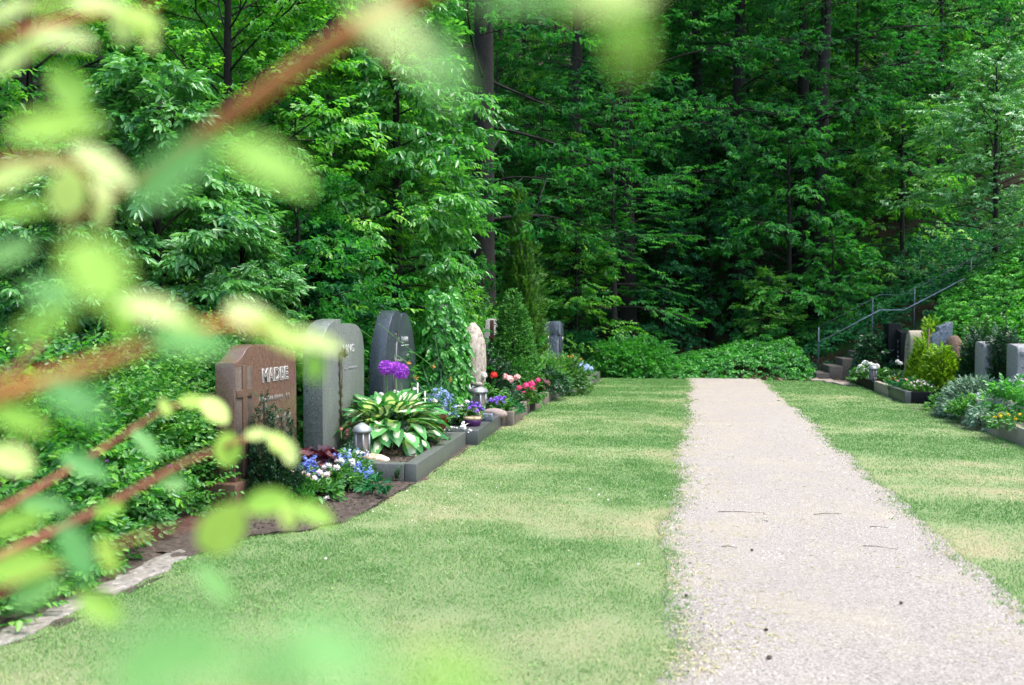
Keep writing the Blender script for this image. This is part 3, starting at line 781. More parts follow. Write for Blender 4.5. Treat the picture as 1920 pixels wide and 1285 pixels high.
# the trunks that can be told apart
plant(tall1, 905, 19.8, 0.6, 1.1, 'thick dark forest tree rising behind the columnar cypress, nearest of the wood', GW)
plant(tall2, 1085, 26, 2.0, 0.95, 'dark forest tree whose trunk stands between the cypress and the path end', GW)
plant(tall1, 1382, 28, 3.9, 1.0, 'straight forest tree trunk above the far right end of the gravel path', GW)
plant(tall2, 1535, 27, 1.1, 1.02, 'leaning forest tree above the stone steps and the stair railing', GW)
plant(tall1, 1500, 29, 5.1, 0.95, 'slim dark forest tree just left of the leaning trunk above the steps', GW)
plant(tall2, 1312, 30, 4.2, 0.9, 'slender forest tree in the dark gap behind the path end', GW)
plant(tall1, 1690, 31, 2.8, 1.0, 'ivy dark forest tree high on the slope above the black gravestone', GW)
r_ = np.random.default_rng(55)
def zone(px, d):
    zs = [(220, 'behind the far left hornbeam'), (460, 'behind the tall elder bush'), (650, 'behind the middle hornbeam'), (850, 'behind the cherry tree'), (960, 'behind the thick trunk'), (1035, 'behind the columnar cypress'), (1095, 'right of the columnar cypress'), (1165, 'above the rounded bush'), (1225, 'just left of the path end'), (1290, 'beyond the left half of the path end'), (1370, 'beyond the right half of the path end'), (1430, 'just right of the path end'), (1490, 'left of the stone steps'), (1550, 'above the lowest steps'), (1615, 'above the rhododendron'), (1680, 'above the stair landing'), (1745, 'above the slate gravestone'), (1820, 'left of the pale tree on the bank'), (3000, 'at the upper right edge')]
    a = [t for p, t in zs if px < p][0]
    return a + (', front rank' if d < 29 else ', second rank' if d < 35 else ', third rank' if d < 45 else ', fourth rank' if d < 55.5 else ', last rank')
for px, d in [(150, 30), (420, 27), (640, 29), (760, 34), (980, 34), (1180, 33), (1250, 38), (1420, 40), (1600, 37), (1780, 34), (1860, 40), (1120, 44), (1340, 47), (900, 44), (700, 42), (500, 40), (300, 44), (80, 44), (1540, 48), (1700, 46), (1020, 54), (1230, 57), (820, 56), (620, 54), (1440, 58), (1640, 58), (1860, 56), (400, 56), (180, 58), (1180, 25.5)]:
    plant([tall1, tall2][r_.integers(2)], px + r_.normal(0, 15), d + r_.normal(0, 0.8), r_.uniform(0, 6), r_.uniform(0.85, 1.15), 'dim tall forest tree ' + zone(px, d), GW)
GU = 'understorey trees at the edge of the wood'
UK = {beech1.name: 'layered young beech', beech2.name: 'drooping young chestnut', sap1.name: 'slim leafy sapling'}
for p, px, d, sc in [(beech1, 1150, 23.5, 0.85), (beech2, 1480, 25, 0.95), (beech1, 1010, 24.5, 0.8), (beech2, 1330, 27.5, 1.0), (beech1, 1600, 29, 1.0), (beech2, 1690, 26.5, 0.8), (sap1, 1080, 22.8, 0.75), (sap1, 1245, 26, 0.9),
                     (beech1, 1400, 31, 1.1), (beech1, 1210, 31, 1.15), (beech2, 1080, 30, 1.15), (beech1, 930, 27, 1.0), (beech2, 790, 23, 0.8), (beech1, 790, 26, 1.1), (beech2, 1520, 33, 1.2), (beech1, 1760, 30, 1.0), (beech2, 1850, 31, 1.1), (beech1, 1300, 36, 1.3), (beech2, 1170, 37, 1.3), (beech1, 1040, 37, 1.3), (beech2, 1420, 37, 1.3), (beech1, 1630, 40, 1.3), (sap1, 1560, 24.2, 0.7), (sap1, 1440, 24.5, 0.55), (beech1, 660, 31, 1.3), (beech2, 480, 32, 1.3), (beech1, 250, 32, 1.3), (sap1, 980, 22.4, 0.62), (beech1, 1730, 36, 1.2), (beech2, 1900, 36, 1.2), (beech2, 1260, 43, 1.5), (beech1, 1100, 46, 1.6), (beech2, 1480, 44, 1.5), (beech1, 940, 40, 1.5), (beech2, 780, 38, 1.4)]:
    recrown(plant(p, px, d, r_.uniform(0, 6), sc * r_.uniform(0.92, 1.08), UK[p.name] + ' ' + zone(px, d), GU), M[['leaf_beech', 'leaf_cool', 'leaf_forest', 'leaf_horn', 'leaf_beech'][r_.integers(5)]])

# ================================================================== SHRUBS AND TREES AROUND THE GRAVES
def plant_at(name, label, cat, tm, cm, tmat, cmat, px, d, rot=0.0, sc=1.0, group=None, names=('trunk', 'crown'), z=None):
    q = D(px, d)
    z = float(terrain(q[0], q[1])) - 0.06 if z is None else z
    t = thing(name, label, cat, (q[0], q[1], z), rot, group, sc)
    obj(names[0], tm, tmat, t); obj(names[1], cm, cmat, t)
    return t
GL = 'shrubs and small trees behind the left graves'
horn = make_tree(8.0, 0.09, 0.06, 2.7, 54, SP['horn'], 201, step=0.25, sub=10, droop=0.1, el=(0.05, 1.15), clus=3)
plant_at('hornbeam', 'bright yellow-green hornbeam filling the top left behind the elder', 'tree', *horn, M['bark'], M['leaf_horn'], 430, 12.2, 0.4, 1.0, GL)
t2 = plant_at('hornbeam', 'bright green hornbeam at the far left edge behind blurred leaves', 'tree', *horn, M['bark'], M['leaf_horn'], 60, 11.0, 2.9, 1.0, GL)
plant_at('hornbeam', 'hornbeam between the elder and the cherry, shaded lower branches', 'tree', *horn, M['bark'], M['leaf_horn'], 620, 14.6, 4.4, 1.0, GL)
cherry = make_tree(7.4, 0.10, 0.20, 1.55, 52, SP['cherry'], 202, step=0.28, sub=9, droop=0.26, el=(0.0, 1.0), clus=3, minz=2.3)
plant_at('cherry_tree', 'broad cherry tree with glossy drooping leaves above the heart shaped gravestone', 'tree', *cherry, M['bark'], M['leaf_cherry'], 745, 13.4, 1.2, 0.98, GL)
elder = make_tree(3.9, 0.05, 0.05, 1.35, 40, SP['elder'], 203, step=0.19, sub=10, droop=0.15, el=(0.35, 1.2), clus=3)
plant_at('elder_bush', 'tall pale grey-green elder bush standing in front of the hornbeams', 'shrub', *elder, M['bark'], M['leaf_elder'], 300, 8.6, 0.5, 1.0, GL, ('stem', 'foliage'))
plant_at('elder_bush', 'lower elder bush with drooping leaves above the red gravestone', 'shrub', *elder, M['bark'], M['leaf_elder'], 455, 9.3, 2.6, 0.70, GL, ('stem', 'foliage'))
plant_at('elder_bush', 'small elder bush at the left edge above the low thicket', 'shrub', *elder, M['bark'], M['leaf_elder'], 120, 7.8, 4.0, 0.72, GL, ('stem', 'foliage'))
plant_at('elder_bush', 'dim elder bush in the gap behind the grey-green gravestone', 'shrub', *elder, M['bark'], M['leaf_cool'], 600, 11.6, 1.0, 0.72, GL, ('stem', 'foliage'))
plant_at('maple_sapling', 'maple sapling with broad leaves between elder and cherry', 'tree', *make_tree(3.6, 0.05, 0.08, 1.5, 30, SP['lowbig'], 204, step=0.2, sub=8, droop=0.2, clus=3), M['bark'], M['leaf_beech'], 560, 11.0, 0.2, 0.95, GL)
# dark filler trees behind the first row, on the left slope
for k, (p, px, d, sc, lab) in enumerate([(beech1, 200, 17, 1.0, 'shaded tree behind the hornbeams at the upper left'), (beech1, 520, 18, 1.0, 'shaded tree behind the hornbeam and the cherry'), (beech2, 745, 18.5, 0.75, 'cool green young tree behind the right flank of the cherry'), (beech2, 350, 20, 1.2, 'dark tree far behind the tall elder bush'), (beech1, 690, 20, 1.1, 'dark tree far behind the cherry tree'), (sap1, 850, 16.0, 0.5, 'leafy sapling above the ivy mound and the pale boulder gravestone')]):
    plant(p, px, d, 1.3 * k, sc, lab, GL)

def shrub(name, label, px, d, rx, ry, hz, n, temps, mat, seed, cat='shrub', group=None, z=None, at=None, stems=5, **kw):
    P, Dr, r = shrub_arrays(rx, ry, hz, n, temps, seed, **kw)
    q = D(px, d) if at is None else np.array([at[0], at[1], 0])
    z = float(terrain(q[0], q[1])) if z is None else z
    t = thing(name, label, cat, (q[0], q[1], z), 0, group)
    obj('foliage', cloud_mesh('foliage', temps, P, Dr, r.uniform(0.8, 1.2, n), r, 0.5), mat, t)
    mb = MB()
    for k in range(stems):
        a = k * 2.4; e = P[r.integers(len(P))] * 0.8
        b = np.array([math.cos(a), math.sin(a), 0]) * min(rx, ry) * 0.12
        mb.tube([b, b * 0.6 + e * 0.45 + [0, 0, 0.1 * hz], e], [0.012, 0.009, 0.004], 4)
    mb.build('stem', M['twig'], t)
    return t
# low thicket left of the red stone
for k, (px, d, rx, ry, hz, n, lab) in enumerate([
        (300, 7.1, 0.75, 0.8, 1.15, 900, 'low small-leaved thicket bush just left of the red gravestone'),
        (170, 6.2, 0.8, 0.8, 1.15, 950, 'small-leaved thicket bush in the middle of the left thicket'),
        (20, 5.4, 0.8, 0.9, 1.25, 900, 'small-leaved thicket bush at the left edge of the picture'),
        (420, 8.4, 0.7, 0.8, 1.25, 700, 'thicket bush behind the red gravestone'),
        (90, 7.6, 1.0, 0.9, 1.5, 800, 'higher thicket bush behind the left thicket'),
        (-30, 4.6, 0.6, 0.7, 0.6, 500, 'lowest thicket bush beside the stone edging'),
        (545, 9.7, 0.6, 0.6, 1.15, 420, 'bush in the gap between the red and the grey-green gravestone'),
        (660, 11.2, 0.9, 0.8, 1.3, 600, 'bush between the grey-green and the heart shaped gravestone'),
        (770, 13.4, 1.1, 0.9, 1.9, 700, 'bush behind the heart shaped gravestone under the cherry')]):
    shrub('thicket_bush', lab, px, d, rx, ry, hz, n, [SP['low'], SP['low'], SP['bed'], SP['lowbig'], SP['low'], SP['bed']][k] if k < 6 else SP['lowbig'], [M['leaf_low'], M['leaf_low'], M['leaf_horn'], M['leaf_beech'], M['leaf_elder'], M['leaf_low']][k] if k < 6 else M['leaf_beech'], 300 + k, group=GL, lump=0.45, upw=0.6)
shrub('thicket_bush', 'low leafy plants filling the corner between edging and red gravestone', 0, 0, 0.5, 0.5, 0.5, 420, SP['low'], M['leaf_low'], 332, group=GL, at=(-4.3, 5.8), lump=0.4)
shrub('thicket_bush', 'small bush behind the stone edging under the red twigs', 0, 0, 0.45, 0.5, 0.45, 380, SP['bed'], M['leaf_elder'], 333, group=GL, at=(-3.85, 4.85), lump=0.4)
shrub('thicket_bush', 'low leafy plants along the middle of the stone edging', 0, 0, 0.32, 0.5, 0.28, 260, SP['bed'], M['leaf_low'], 334, group=GL, at=(-3.52, 4.15), lump=0.5)
shrub('thicket_bush', 'low leafy plants along the near end of the stone edging', 0, 0, 0.32, 0.5, 0.26, 240, SP['low'], M['leaf_low'], 335, group=GL, at=(-3.5, 3.3), lump=0.5)
shrub('thicket_bush', 'rounded bush below the thick forest trunk, left of the spruce', 885, 17.5, 1.4, 1.0, 2.3, 800, SP['lowbig'], M['leaf_beech'], 330, group=GL, lump=0.4)
shrub('thicket_bush', 'soft green bush behind the pale boulder gravestone', 905, 15.8, 0.9, 0.7, 1.6, 500, SP['low'], M['leaf_low'], 331, group=GL, lump=0.4)
# bushes at the far end of the path
shrub('dome_bush', 'dense rounded bush at the left of the path end', 0, 0, 1.15, 0.8, 0.82, 1400, SP['lowbig'], M['leaf_ground'], 340, at=(-1.55, 21.9), lump=0.3, group='bushes at the path end')
shrub('dome_bush', 'darker bush left of the rounded bush, behind the farthest left kerb', 0, 0, 1.1, 0.8, 1.1, 900, SP['lowbig'], M['leaf_cool'], 341, at=(-3.3, 22.3), lump=0.4, group='bushes at the path end')

# ground cover on the banks: leafy carpet nobody could count
def carpet(name, label, region, N, temps, mat, seed, mound, scale=(0.8, 1.3), upw=0.8):
    r = np.random.default_rng(seed)
    x0, x1, y0, y1 = region
    x = r.uniform(x0, x1, N); y = r.uniform(y0, y1, N)
    m = mound(x, y)
    ok = m > 0.02
    x, y, m = x[ok], y[ok], m[ok]
    e = 0.15
    zf = lambda a, b: terrain(a, b) + mound(a, b)
    gx = (zf(x + e, y) - zf(x - e, y)) / (2 * e); gy = (zf(x, y + e) - zf(x, y - e)) / (2 * e)
    z = terrain(x, y) + m * r.uniform(0.72, 1.06, len(x))
    nrm = np.c_[-gx, -gy, np.ones(len(x))]; nrm /= np.linalg.norm(nrm, axis=1)[:, None]
    th = r.uniform(0, 2 * PI, len(x))
    d = nrm * upw * 0.35 + np.c_[np.cos(th), np.sin(th), 0 * th] * 0.8
    return stuff(obj(name, cloud_mesh(name, temps, np.c_[x, y, z], d, r.uniform(*scale, len(x)), r, 0.35, nrm), mat), label, 'ground cover')
def mound_c(x, y):
    f = sstep(21.15, 21.9, y) * (1 - sstep(24.2, 25.5, y)) * sstep(-3.2, -1.2, x) * (1 - sstep(2.4, 3.0, x))
    w = 0.22 + 0.38 * sstep(-0.6, 1.5, x) + 0.3 * sstep(2.0, 3, x)
    return f * w * (0.7 + 0.6 * fbm(x * 1.3, y * 1.3, 61))
carpet('ground_cover', 'leafy ground cover bank closing the end of the path', (-3.2, 3.0, 21.1, 25.5), 4300, SP['ground'], M['leaf_ground'], 401, mound_c)
def mound_b(x, y):                                     # bank beyond the stair railing
    xb = 2.75
    f = sstep(22.45, 22.8, y) * (1 - sstep(30, 34, y)) * sstep(xb - 0.3, xb + 0.6, x)
    return f * (0.35 + 0.35 * fbm(x * 0.9, y * 0.9, 63))
carpet('ground_cover', 'blue-green leafy ground cover on the slope beyond the stair railing', (2.4, 11.5, 22.4, 31), 3600, SP['ground'], M['leaf_cool'], 402, mound_b, (1.0, 1.7))
def mound_r(x, y):                                     # bank above the right graves
    xb = 4.85
    f = sstep(8, 9, y) * (1 - sstep(21.2, 21.3, y)) * sstep(xb, xb + 0.5, x)
    return f * (0.22 + 0.3 * fbm(x * 0.8, y * 0.8, 65) + 0.75 * sstep(18.6, 20.6, y) * sstep(4.7, 5.4, x))
carpet('ground_cover', 'bright green feathery ground cover on the bank above the right graves', (4.8, 7.6, 13.5, 21.25), 5800, SP['ground'], M['leaf_bank'], 403, mound_r, (0.75, 1.2))
# fallen leaves by the steps and on the slope
r_ = np.random.default_rng(77)
N = 2600
x = np.r_[r_.uniform(1.2, 4.6, 1500), r_.uniform(-3, 9, 1100)]; y = np.r_[r_.uniform(21.15, 22.9, 1500), r_.uniform(24, 31, 1100)]
k = ~((x > 2.8) & (y > 21.3) & (y < 22.4))
x, y = x[k], y[k]
th = r_.uniform(0, 2 * PI, len(x))
V, Q, T = scatter([leaf_v(0.1, 0.06, 0.4, 0.5)[None], leaf_v(0.08, 0.05, -0.3, 0.6)[None]], np.c_[x, y, terrain(x, y) + r_.uniform(0.01, 0.05, len(x))], np.c_[np.cos(th), np.sin(th), r_.normal(0, 0.3, len(x))], r_.uniform(0.6, 1.3, len(x)), r_, 0.8)
stuff(obj('fallen_leaves', mesh_arrays('fallen_leaves', V, [Q], T), M['litter']), 'brown fallen leaves around the stone steps', 'leaves')

# right side shrubs
haw = make_tree(5.6, 0.07, 0.08, 2.3, 44, SP['horn'], 210, step=0.27, sub=9, droop=0.12, el=(0.0, 1.1), clus=3, minz=2.0)
plant_at('hawthorn', 'pale green leafy tree at the upper right edge above the bank', 'tree', *haw, M['bark'], M['leaf_elder'], 1865, 20.6, 0.4, 1.0, 'shrubs on the right bank')
shrub('bank_bush', 'blue-green round leaved bush at the right edge above the bank', 1925, 19.0, 0.9, 0.9, 1.7, 600, SP['lowbig'], M['leaf_elder'], 350, group='shrubs on the right bank', lump=0.4)
shrub('bank_bush', 'dark bush on the slope behind the top of the stair railing', 1800, 24, 1.6, 1.2, 1.3, 600, SP['lowbig'], M['leaf_cool'], 351, group='shrubs on the right bank', lump=0.4)

# ---- stone steps with a two-rail railing
st = thing('stone_steps', 'worn stone steps climbing the bank at the path end', 'steps', (2.85, 21.85, 0))
for i in range(13):
    land = 0.55 if i >= 6 else 0
    mb = MB()
    w = 0.298 if i != 5 else 0.848
    x0 = 0.30 * i + land
    mb.box((x0 + w / 2, 0.03 * ((i * 7) % 3 - 1), 0.085 * (i + 1) - 0.1), (w, 1.15, 0.17 * (i + 1) + 0.2))
    bevel(mb.build('step', M['stone_step'], st), 0.012)
rl = thing('stair_railing', 'grey metal railing with two rails beside the stone steps', 'railing', (2.95, 22.5, 0))
px_ = [0.12, 1.38, 2.34, 3.6, 4.75]
def stair_z(x):                                        # height of the walking line
    return np.interp(x, [-0.1, 1.55, 2.1, 4.6, 5.6], [0.12, 1.05, 1.05, 2.45, 2.45])
for x in px_:
    MB().tube([(x, 0, stair_z(x) - 0.25), (x, 0, stair_z(x) + 1.0)], 0.018, 8).build('post', M['rail'], rl, smooth=True)
xr = np.array([0.12, 1.55, 2.1, 4.6, 5.4])
MB().tube(np.c_[xr, 0 * xr, stair_z(xr) + 1.0], 0.010, 6).build('rail', M['rail'], rl, smooth=True)
MB().tube(np.c_[xr, 0 * xr - 0.03, stair_z(xr) + 0.62], 0.017, 8).build('rail', M['rail_light'], rl, smooth=True)

# ================================================================== GRAVES: shared builders
def face_left(o, X, Y, Z):                             # text on a stone that faces the path from the left (+X)
    o.matrix_local = Matrix(((0, 0, 1, X), (1, 0, 0, Y), (0, 1, 0, Z), (0, 0, 0, 1)))
def face_right(o, X, Y, Z):                            # text on a stone that faces the path from the right (-X)
    o.matrix_local = Matrix(((0, 0, -1, X), (-1, 0, 0, Y), (0, 1, 0, Z), (0, 0, 0, 1)))
def text(body, size, mat, parent, fn, X, Y, Z, ext=0.003, offset=0.0, sx=1.0):
    cu = bpy.data.curves.new('lettering', 'FONT'); cu.body = body; cu.size = size; cu.extrude = ext; cu.align_x = 'CENTER'; cu.align_y = 'CENTER'; cu.resolution_u = 3; cu.offset = offset
    tmp = bpy.data.objects.new('tmp_text', cu); C.objects.link(tmp)
    bpy.context.view_layer.update()
    me = bpy.data.meshes.new_from_object(tmp.evaluated_get(bpy.context.evaluated_depsgraph_get()))
    bpy.data.objects.remove(tmp); bpy.data.curves.remove(cu)
    if sx != 1: me.transform(Matrix.Diagonal((sx, 1, 1, 1)))
    o = obj('lettering', me, mat, parent); fn(o, X, Y, Z)
    return o
def strokes(n, h, w, mat, parent, fn, X, Y, Z, seed):
    """a line of worn lettering too faint to read: short engraved strokes"""
    r = np.random.default_rng(seed); mb = MB(); st = w / n
    for k in range(n):
        if r.random() < 0.12: continue
        x = -w / 2 + (k + 0.5) * st
        mb.box((x - st * 0.22, 0, 0), (st * 0.16, h * r.uniform(0.75, 1), 0.004))
        if r.random() < 0.7: mb.box((x + st * 0.2, h * r.uniform(-0.1, 0.1), 0), (st * 0.14, h * r.uniform(0.4, 0.95), 0.004))
        if r.random() < 0.8: mb.box((x, h * r.choice([-0.4, 0, 0.4]), 0), (st * 0.28, h * 0.14, 0.004))
    o = obj('lettering', mb.mesh('lettering'), mat, parent); fn(o, X, Y, Z)
    return o
def sm(pts, n=6):                                      # smooth an open 2-D outline (Catmull-Rom)
    p = np.asarray(pts, float); out = []
    q = np.r_[[2 * p[0] - p[1]], p, [2 * p[-1] - p[-2]]]
    for i in range(1, len(q) - 2):
        for t in np.arange(n) / n:
            a, b, c, d = q[i - 1], q[i], q[i + 1], q[i + 2]
            out.append(0.5 * (2 * b + (c - a) * t + (2 * a - 5 * b + 4 * c - d) * t * t + (3 * b - a - 3 * c + d) * t ** 3))
    out.append(p[-1]); return np.array(out)
def soil_patch(name, x0, x1, y0, y1, z, amp, seed, step=0.025, parent=None, edge=None):
    xs = np.arange(x0, x1 + 1e-6, step); ys = np.arange(y0, y1 + 1e-6, step)
    def zf(X, Y): return z + amp * (fbm(X * 9, Y * 9, seed, 3) - 0.5) * 2 + amp * 0.6 * (vnoise(X * 40, Y * 40, seed + 3) - 0.5)
    V, q = grid_mesh(name, xs, ys, zf)
    if edge is not None: V[:, 0] = np.minimum(V[:, 0], edge(V[:, 1]))
    return obj(name, mesh_arrays(name, V, [q], smooth=True), M['soil'], parent)
def petalball(n, r, L, W, seed, lo=-0.2, out=0.5, squash=1.0, curl=0.2):
    g = np.random.default_rng(seed)
    i = np.arange(n) + 0.5
    cz = 1 - (1 - lo) * i / n; th = i * 2.39996; sr = np.sqrt(1 - cz ** 2)
    nrm = np.c_[sr * np.cos(th), sr * np.sin(th), cz]
    tang = np.c_[g.normal(0, 1, n), g.normal(0, 1, n), g.normal(0, 1, n)]; tang -= nrm * (tang * nrm).sum(1)[:, None]; tang /= np.linalg.norm(tang, axis=1)[:, None]
    d = nrm * out + tang * (1 - out)
    P = nrm * r * [1, 1, squash] - d / np.linalg.norm(d, axis=1)[:, None] * L * 0.45
    V, Q, T = scatter([leaf_v(L, W, 0.2, curl)[None]], P, d, g.uniform(0.85, 1.15, n), g, 0.3, nrm)
    return mesh_arrays('flower', V, [Q], T)
def daisy(n, r, seed, mid=True):
    g = np.random.default_rng(seed); P, Dn = [], []
    for ring, (k, e) in enumerate(((n, 0.1), (n, 0.45), (n // 2, 0.95))):
        for j in range(k):
            a = 2 * PI * (j + 0.5 * ring) / k
            P.append([0, 0, 0.004 * ring]); Dn.append([math.cos(a), math.sin(a), e])
    V, Q, T = scatter([leaf_v(r, r * 0.42, 0.1, 0.15)[None]], np.array(P), np.array(Dn), g.uniform(0.85, 1.1, len(P)), g, 0.1)
    return mesh_arrays('flower', V, [Q], T)
STEM = MB().tube([(0, 0, 0), (0.02, 0, 0.5), (0, 0, 1)], 0.0035, 4).mesh('stem')
def clump(name, label, cat, loc, fol, heads, hm, hmat, stem_mat=None, group=None, seed=0, hname='flower', rot=0.0):
    """a small plant: foliage dome and single flowers on stems. fol = (rx, ry, h, n, temps, mat, scale)"""
    t = thing(name, label, cat, loc, rot, group)
    if fol:
        rx, ry, h, n, temps, mat, sc = fol
        P, Dr, r = shrub_arrays(rx, ry, h, n, temps, seed, lump=0.35, upw=0.7)
        obj('foliage', cloud_mesh('foliage', temps, P, Dr, r.uniform(0.7, 1.2, n) * sc, r, 0.5), mat, t)
    r = np.random.default_rng(seed + 1)
    for (x, y, z, s) in heads:
        f = obj(hname, hm, hmat, t, (x, y, z), (r.normal(0, 0.25), r.normal(0, 0.25), r.uniform(0, 6)), float(s))
        if stem_mat is not None:
            so = obj('stem', STEM, stem_mat, f, (0, 0, -0.16 / s), None, (1, 1, 0.16 / s))
    return t
def ring_heads(n, rx, ry, z, dz, seed, s=(0.85, 1.15)):
    r = np.random.default_rng(seed); a = r.uniform(0, 2 * PI, n); q = np.sqrt(r.random(n))
    return [(rx * q[i] * math.cos(a[i]), ry * q[i] * math.sin(a[i]), z + dz * (1 - q[i] ** 2) + r.normal(0, 0.012), r.uniform(*s)) for i in range(n)]
STEMG = plain('flower_stem', (0.06, 0.17, 0.03), 0.6, 0.3, 20)
def kerb(label, x0, x1, y0, y1, h, w, mat, group, sides=('front', 'near', 'far'), front_at='max', split=0, mats=None, rot=0.0):
    """kerb stones round a plot; front runs along Y at x1 (left graves) or x0 (right graves)"""
    xf = x1 if front_at == 'max' else x0
    t = thing('grave_kerb', label, 'kerb', (xf, (y0 + y1) / 2, 0), rot, group)
    cx, cy = xf, (y0 + y1) / 2
    sgn = -1 if front_at == 'max' else 1
    n = max(1, split)
    for k in range(n):
        a = y0 + (y1 - y0) * k / n; b = y0 + (y1 - y0) * (k + 1) / n
        bevel(MB().box((sgn * w / 2, (a + b) / 2 - cy, h / 2 - 0.04), (w, b - a - 0.006, h + 0.08)).build('kerb_stone', mats[k] if mats else mat, t), 0.006)
    xa, xb = (x0 - cx, x1 - w - 0.004 - cx) if front_at == 'max' else (x0 + w + 0.004 - cx, x1 - cx)
    if 'near' in sides: bevel(MB().box(((xa + xb) / 2, y0 + w / 2 - cy, h / 2 - 0.042), (xb - xa, w, h + 0.076)).build('kerb_stone', mat, t), 0.006)
    if 'far' in sides: bevel(MB().box(((xa + xb) / 2, y1 - w / 2 - cy, h / 2 - 0.042), (xb - xa, w, h + 0.076)).build('kerb_stone', mat, t), 0.006)
    return t
def lantern(label, loc, h, w, metal, sides=6, group='grave lanterns', rot=0.0, dark=False):
    t = thing('grave_lantern', label, 'lantern', loc, rot, group)
    r = w / 2
    MB().lathe([(r * 0.95, 0), (r * 0.95, 0.04 * h), (r * 0.8, 0.07 * h), (r * 0.82, 0.16 * h), (r * 0.9, 0.18 * h)], sides).build('base', metal, t)
    MB().lathe([(r * 0.98, 0.74 * h), (r * 1.18, 0.77 * h), (r * 1.2, 0.80 * h), (r * 0.95, 0.9 * h), (r * 0.5, 0.96 * h), (r * 0.15, h)], sides).build('roof', metal, t)
    gl = MB()
    for k in range(sides):
        a = 2 * PI * k / sides; b = 2 * PI * (k + 1) / sides
        p, q = np.array([math.cos(a), math.sin(a)]) * r * 0.84, np.array([math.cos(b), math.sin(b)]) * r * 0.84
        MB().tube([(p[0], p[1], 0.17 * h), (p[0], p[1], 0.76 * h)], r * 0.13, 5).build('post', metal, t)
        pm, qm = p * 0.93 + q * 0.02, q * 0.93 + p * 0.02
        MB().add([(pm[0], pm[1], 0.18 * h), (qm[0], qm[1], 0.18 * h), (qm[0], qm[1], 0.75 * h), (pm[0], pm[1], 0.75 * h)], [[0, 1, 2, 3]]).build('pane', M['pane'], t)
        mb = MB()
        for j in range(3):                              # cast leaf ornament along the foot of each pane
            c = p + (q - p) * (0.22 + 0.28 * j)
            mb.rock((c[0] * 1.06, c[1] * 1.06, (0.22 + 0.05 * (j == 1)) * h), (r * 0.28, r * 0.28, 0.12 * h), k * 3 + j, 0.3, 1)
        mb.build('ornament', metal, t)
    MB().lathe([(r * 0.4, 0.17 * h), (r * 0.42, 0.5 * h), (r * 0.3, 0.53 * h)], 10).build('candle', M['candle'], t, smooth=True)
    return t
def panemat():
    m, nt, b, out = newmat('pane')
    b.inputs['Base Color'].default_value = (0.3, 0.26, 0.24, 1); b.inputs['Roughness'].default_value = 0.15
    tr = nt.nodes.new('ShaderNodeBsdfTransparent'); tr.inputs[0].default_value = (0.8, 0.75, 0.72, 1)
    mx = nt.nodes.new('ShaderNodeMixShader'); mx.inputs[0].default_value = 0.45
    nt.links.new(b.outputs[0], mx.inputs[1]); nt.links.new(tr.outputs[0], mx.inputs[2]); nt.links.new(mx.outputs[0], out.inputs[0])
    return m
M['pane'] = panemat()
def conifer(name, label, loc, H, R, n, temps, mat, seed, p=1.0, upw=0.3, cat='conifer', group=None, lump=0.25, base=0.0, sc=1.0, tops=None, rot=0):
    """cone or column of needle sprays over a trunk; tops = [(dx, dy, height, radius)] for several leaders"""
    r = np.random.default_rng(seed)
    t = thing(name, label, cat, loc, rot, group)
    Ps, Ds = [], []
    tops = tops or [(0, 0, H, R)]
    wt = np.array([a[2] * a[3] for a in tops]); wt = wt / wt.sum()
    mb = MB()
    for (dx, dy, h, rr), w in zip(tops, wt):
        k = int(n * w)
        u = 1 - np.sqrt(r.random(k)); z = base + (h - base) * u
        th = r.uniform(0, 2 * PI, k)
        lm = 1 + lump * (fbm(np.cos(th) * 2 + 5 + seed, z / h * 9 + np.sin(th) * 2, seed, 2) - 0.5) * 2
        rad = rr * (np.maximum(0, 1 - u) ** p) * lm * np.where(r.random(k) < 0.3, r.uniform(0.4, 0.9, k), r.uniform(0.85, 1.05, k))
        Ps.append(np.c_[dx + rad * np.cos(th), dy + rad * np.sin(th), z])
        Ds.append(np.c_[np.cos(th), np.sin(th), upw + r.normal(0, 0.25, k)] + np.c_[r.normal(0, 0.25, k), r.normal(0, 0.25, k), 0 * th])
        mb.tube([(dx * 0.3, dy * 0.3, 0), (dx * 0.8, dy * 0.8, h * 0.4), (dx, dy, h * 0.9)], [0.03 * (0.4 + h / 2), 0.02 * (0.4 + h / 2), 0.004], 6)
    P = np.concatenate(Ps); Dn = np.concatenate(Ds)
    obj('foliage', cloud_mesh('foliage', temps, P, Dn, r.uniform(0.8, 1.2, len(P)) * sc, r, 0.6), mat, t)
    mb.build('trunk', M['bark'], t)
    return t

# ================================================================== LEFT ROW
# soil strip the left graves stand in
so = soil_patch('soil_bed', -4.9, -2.1, 4.7, 21.2, 0.0, 0.018, 11, 0.06, edge=lambda y: lawn_l(y) + 0.03); struct(so)
so = soil_patch('soil_bed', -3.75, -2.38, 5.1, 7.17, 0.012, 0.02, 12, 0.02, edge=lambda y: lawn_l(y) + 0.02); struct(so)
struct(soil_patch('soil_bed', -4.9, -2.9, 1.8, 4.75, -0.004, 0.02, 13, 0.1))
# crumbs of soil
r_ = np.random.default_rng(31)
mb = MB()
for k in range(420):
    y = r_.uniform(5.2, 7.15); x = r_.uniform(-3.4, float(lawn_l(y)))
    s = r_.uniform(0.006, 0.02)
    mb.rock((x, y, 0.035 + s * 0.3), (s, s, s * 0.8), k, 0.3, 1)
o = mb.build('soil_crumbs', M['soil'], None); stuff(o, 'dark crumbs of soil on the unplanted grave bed', 'soil')

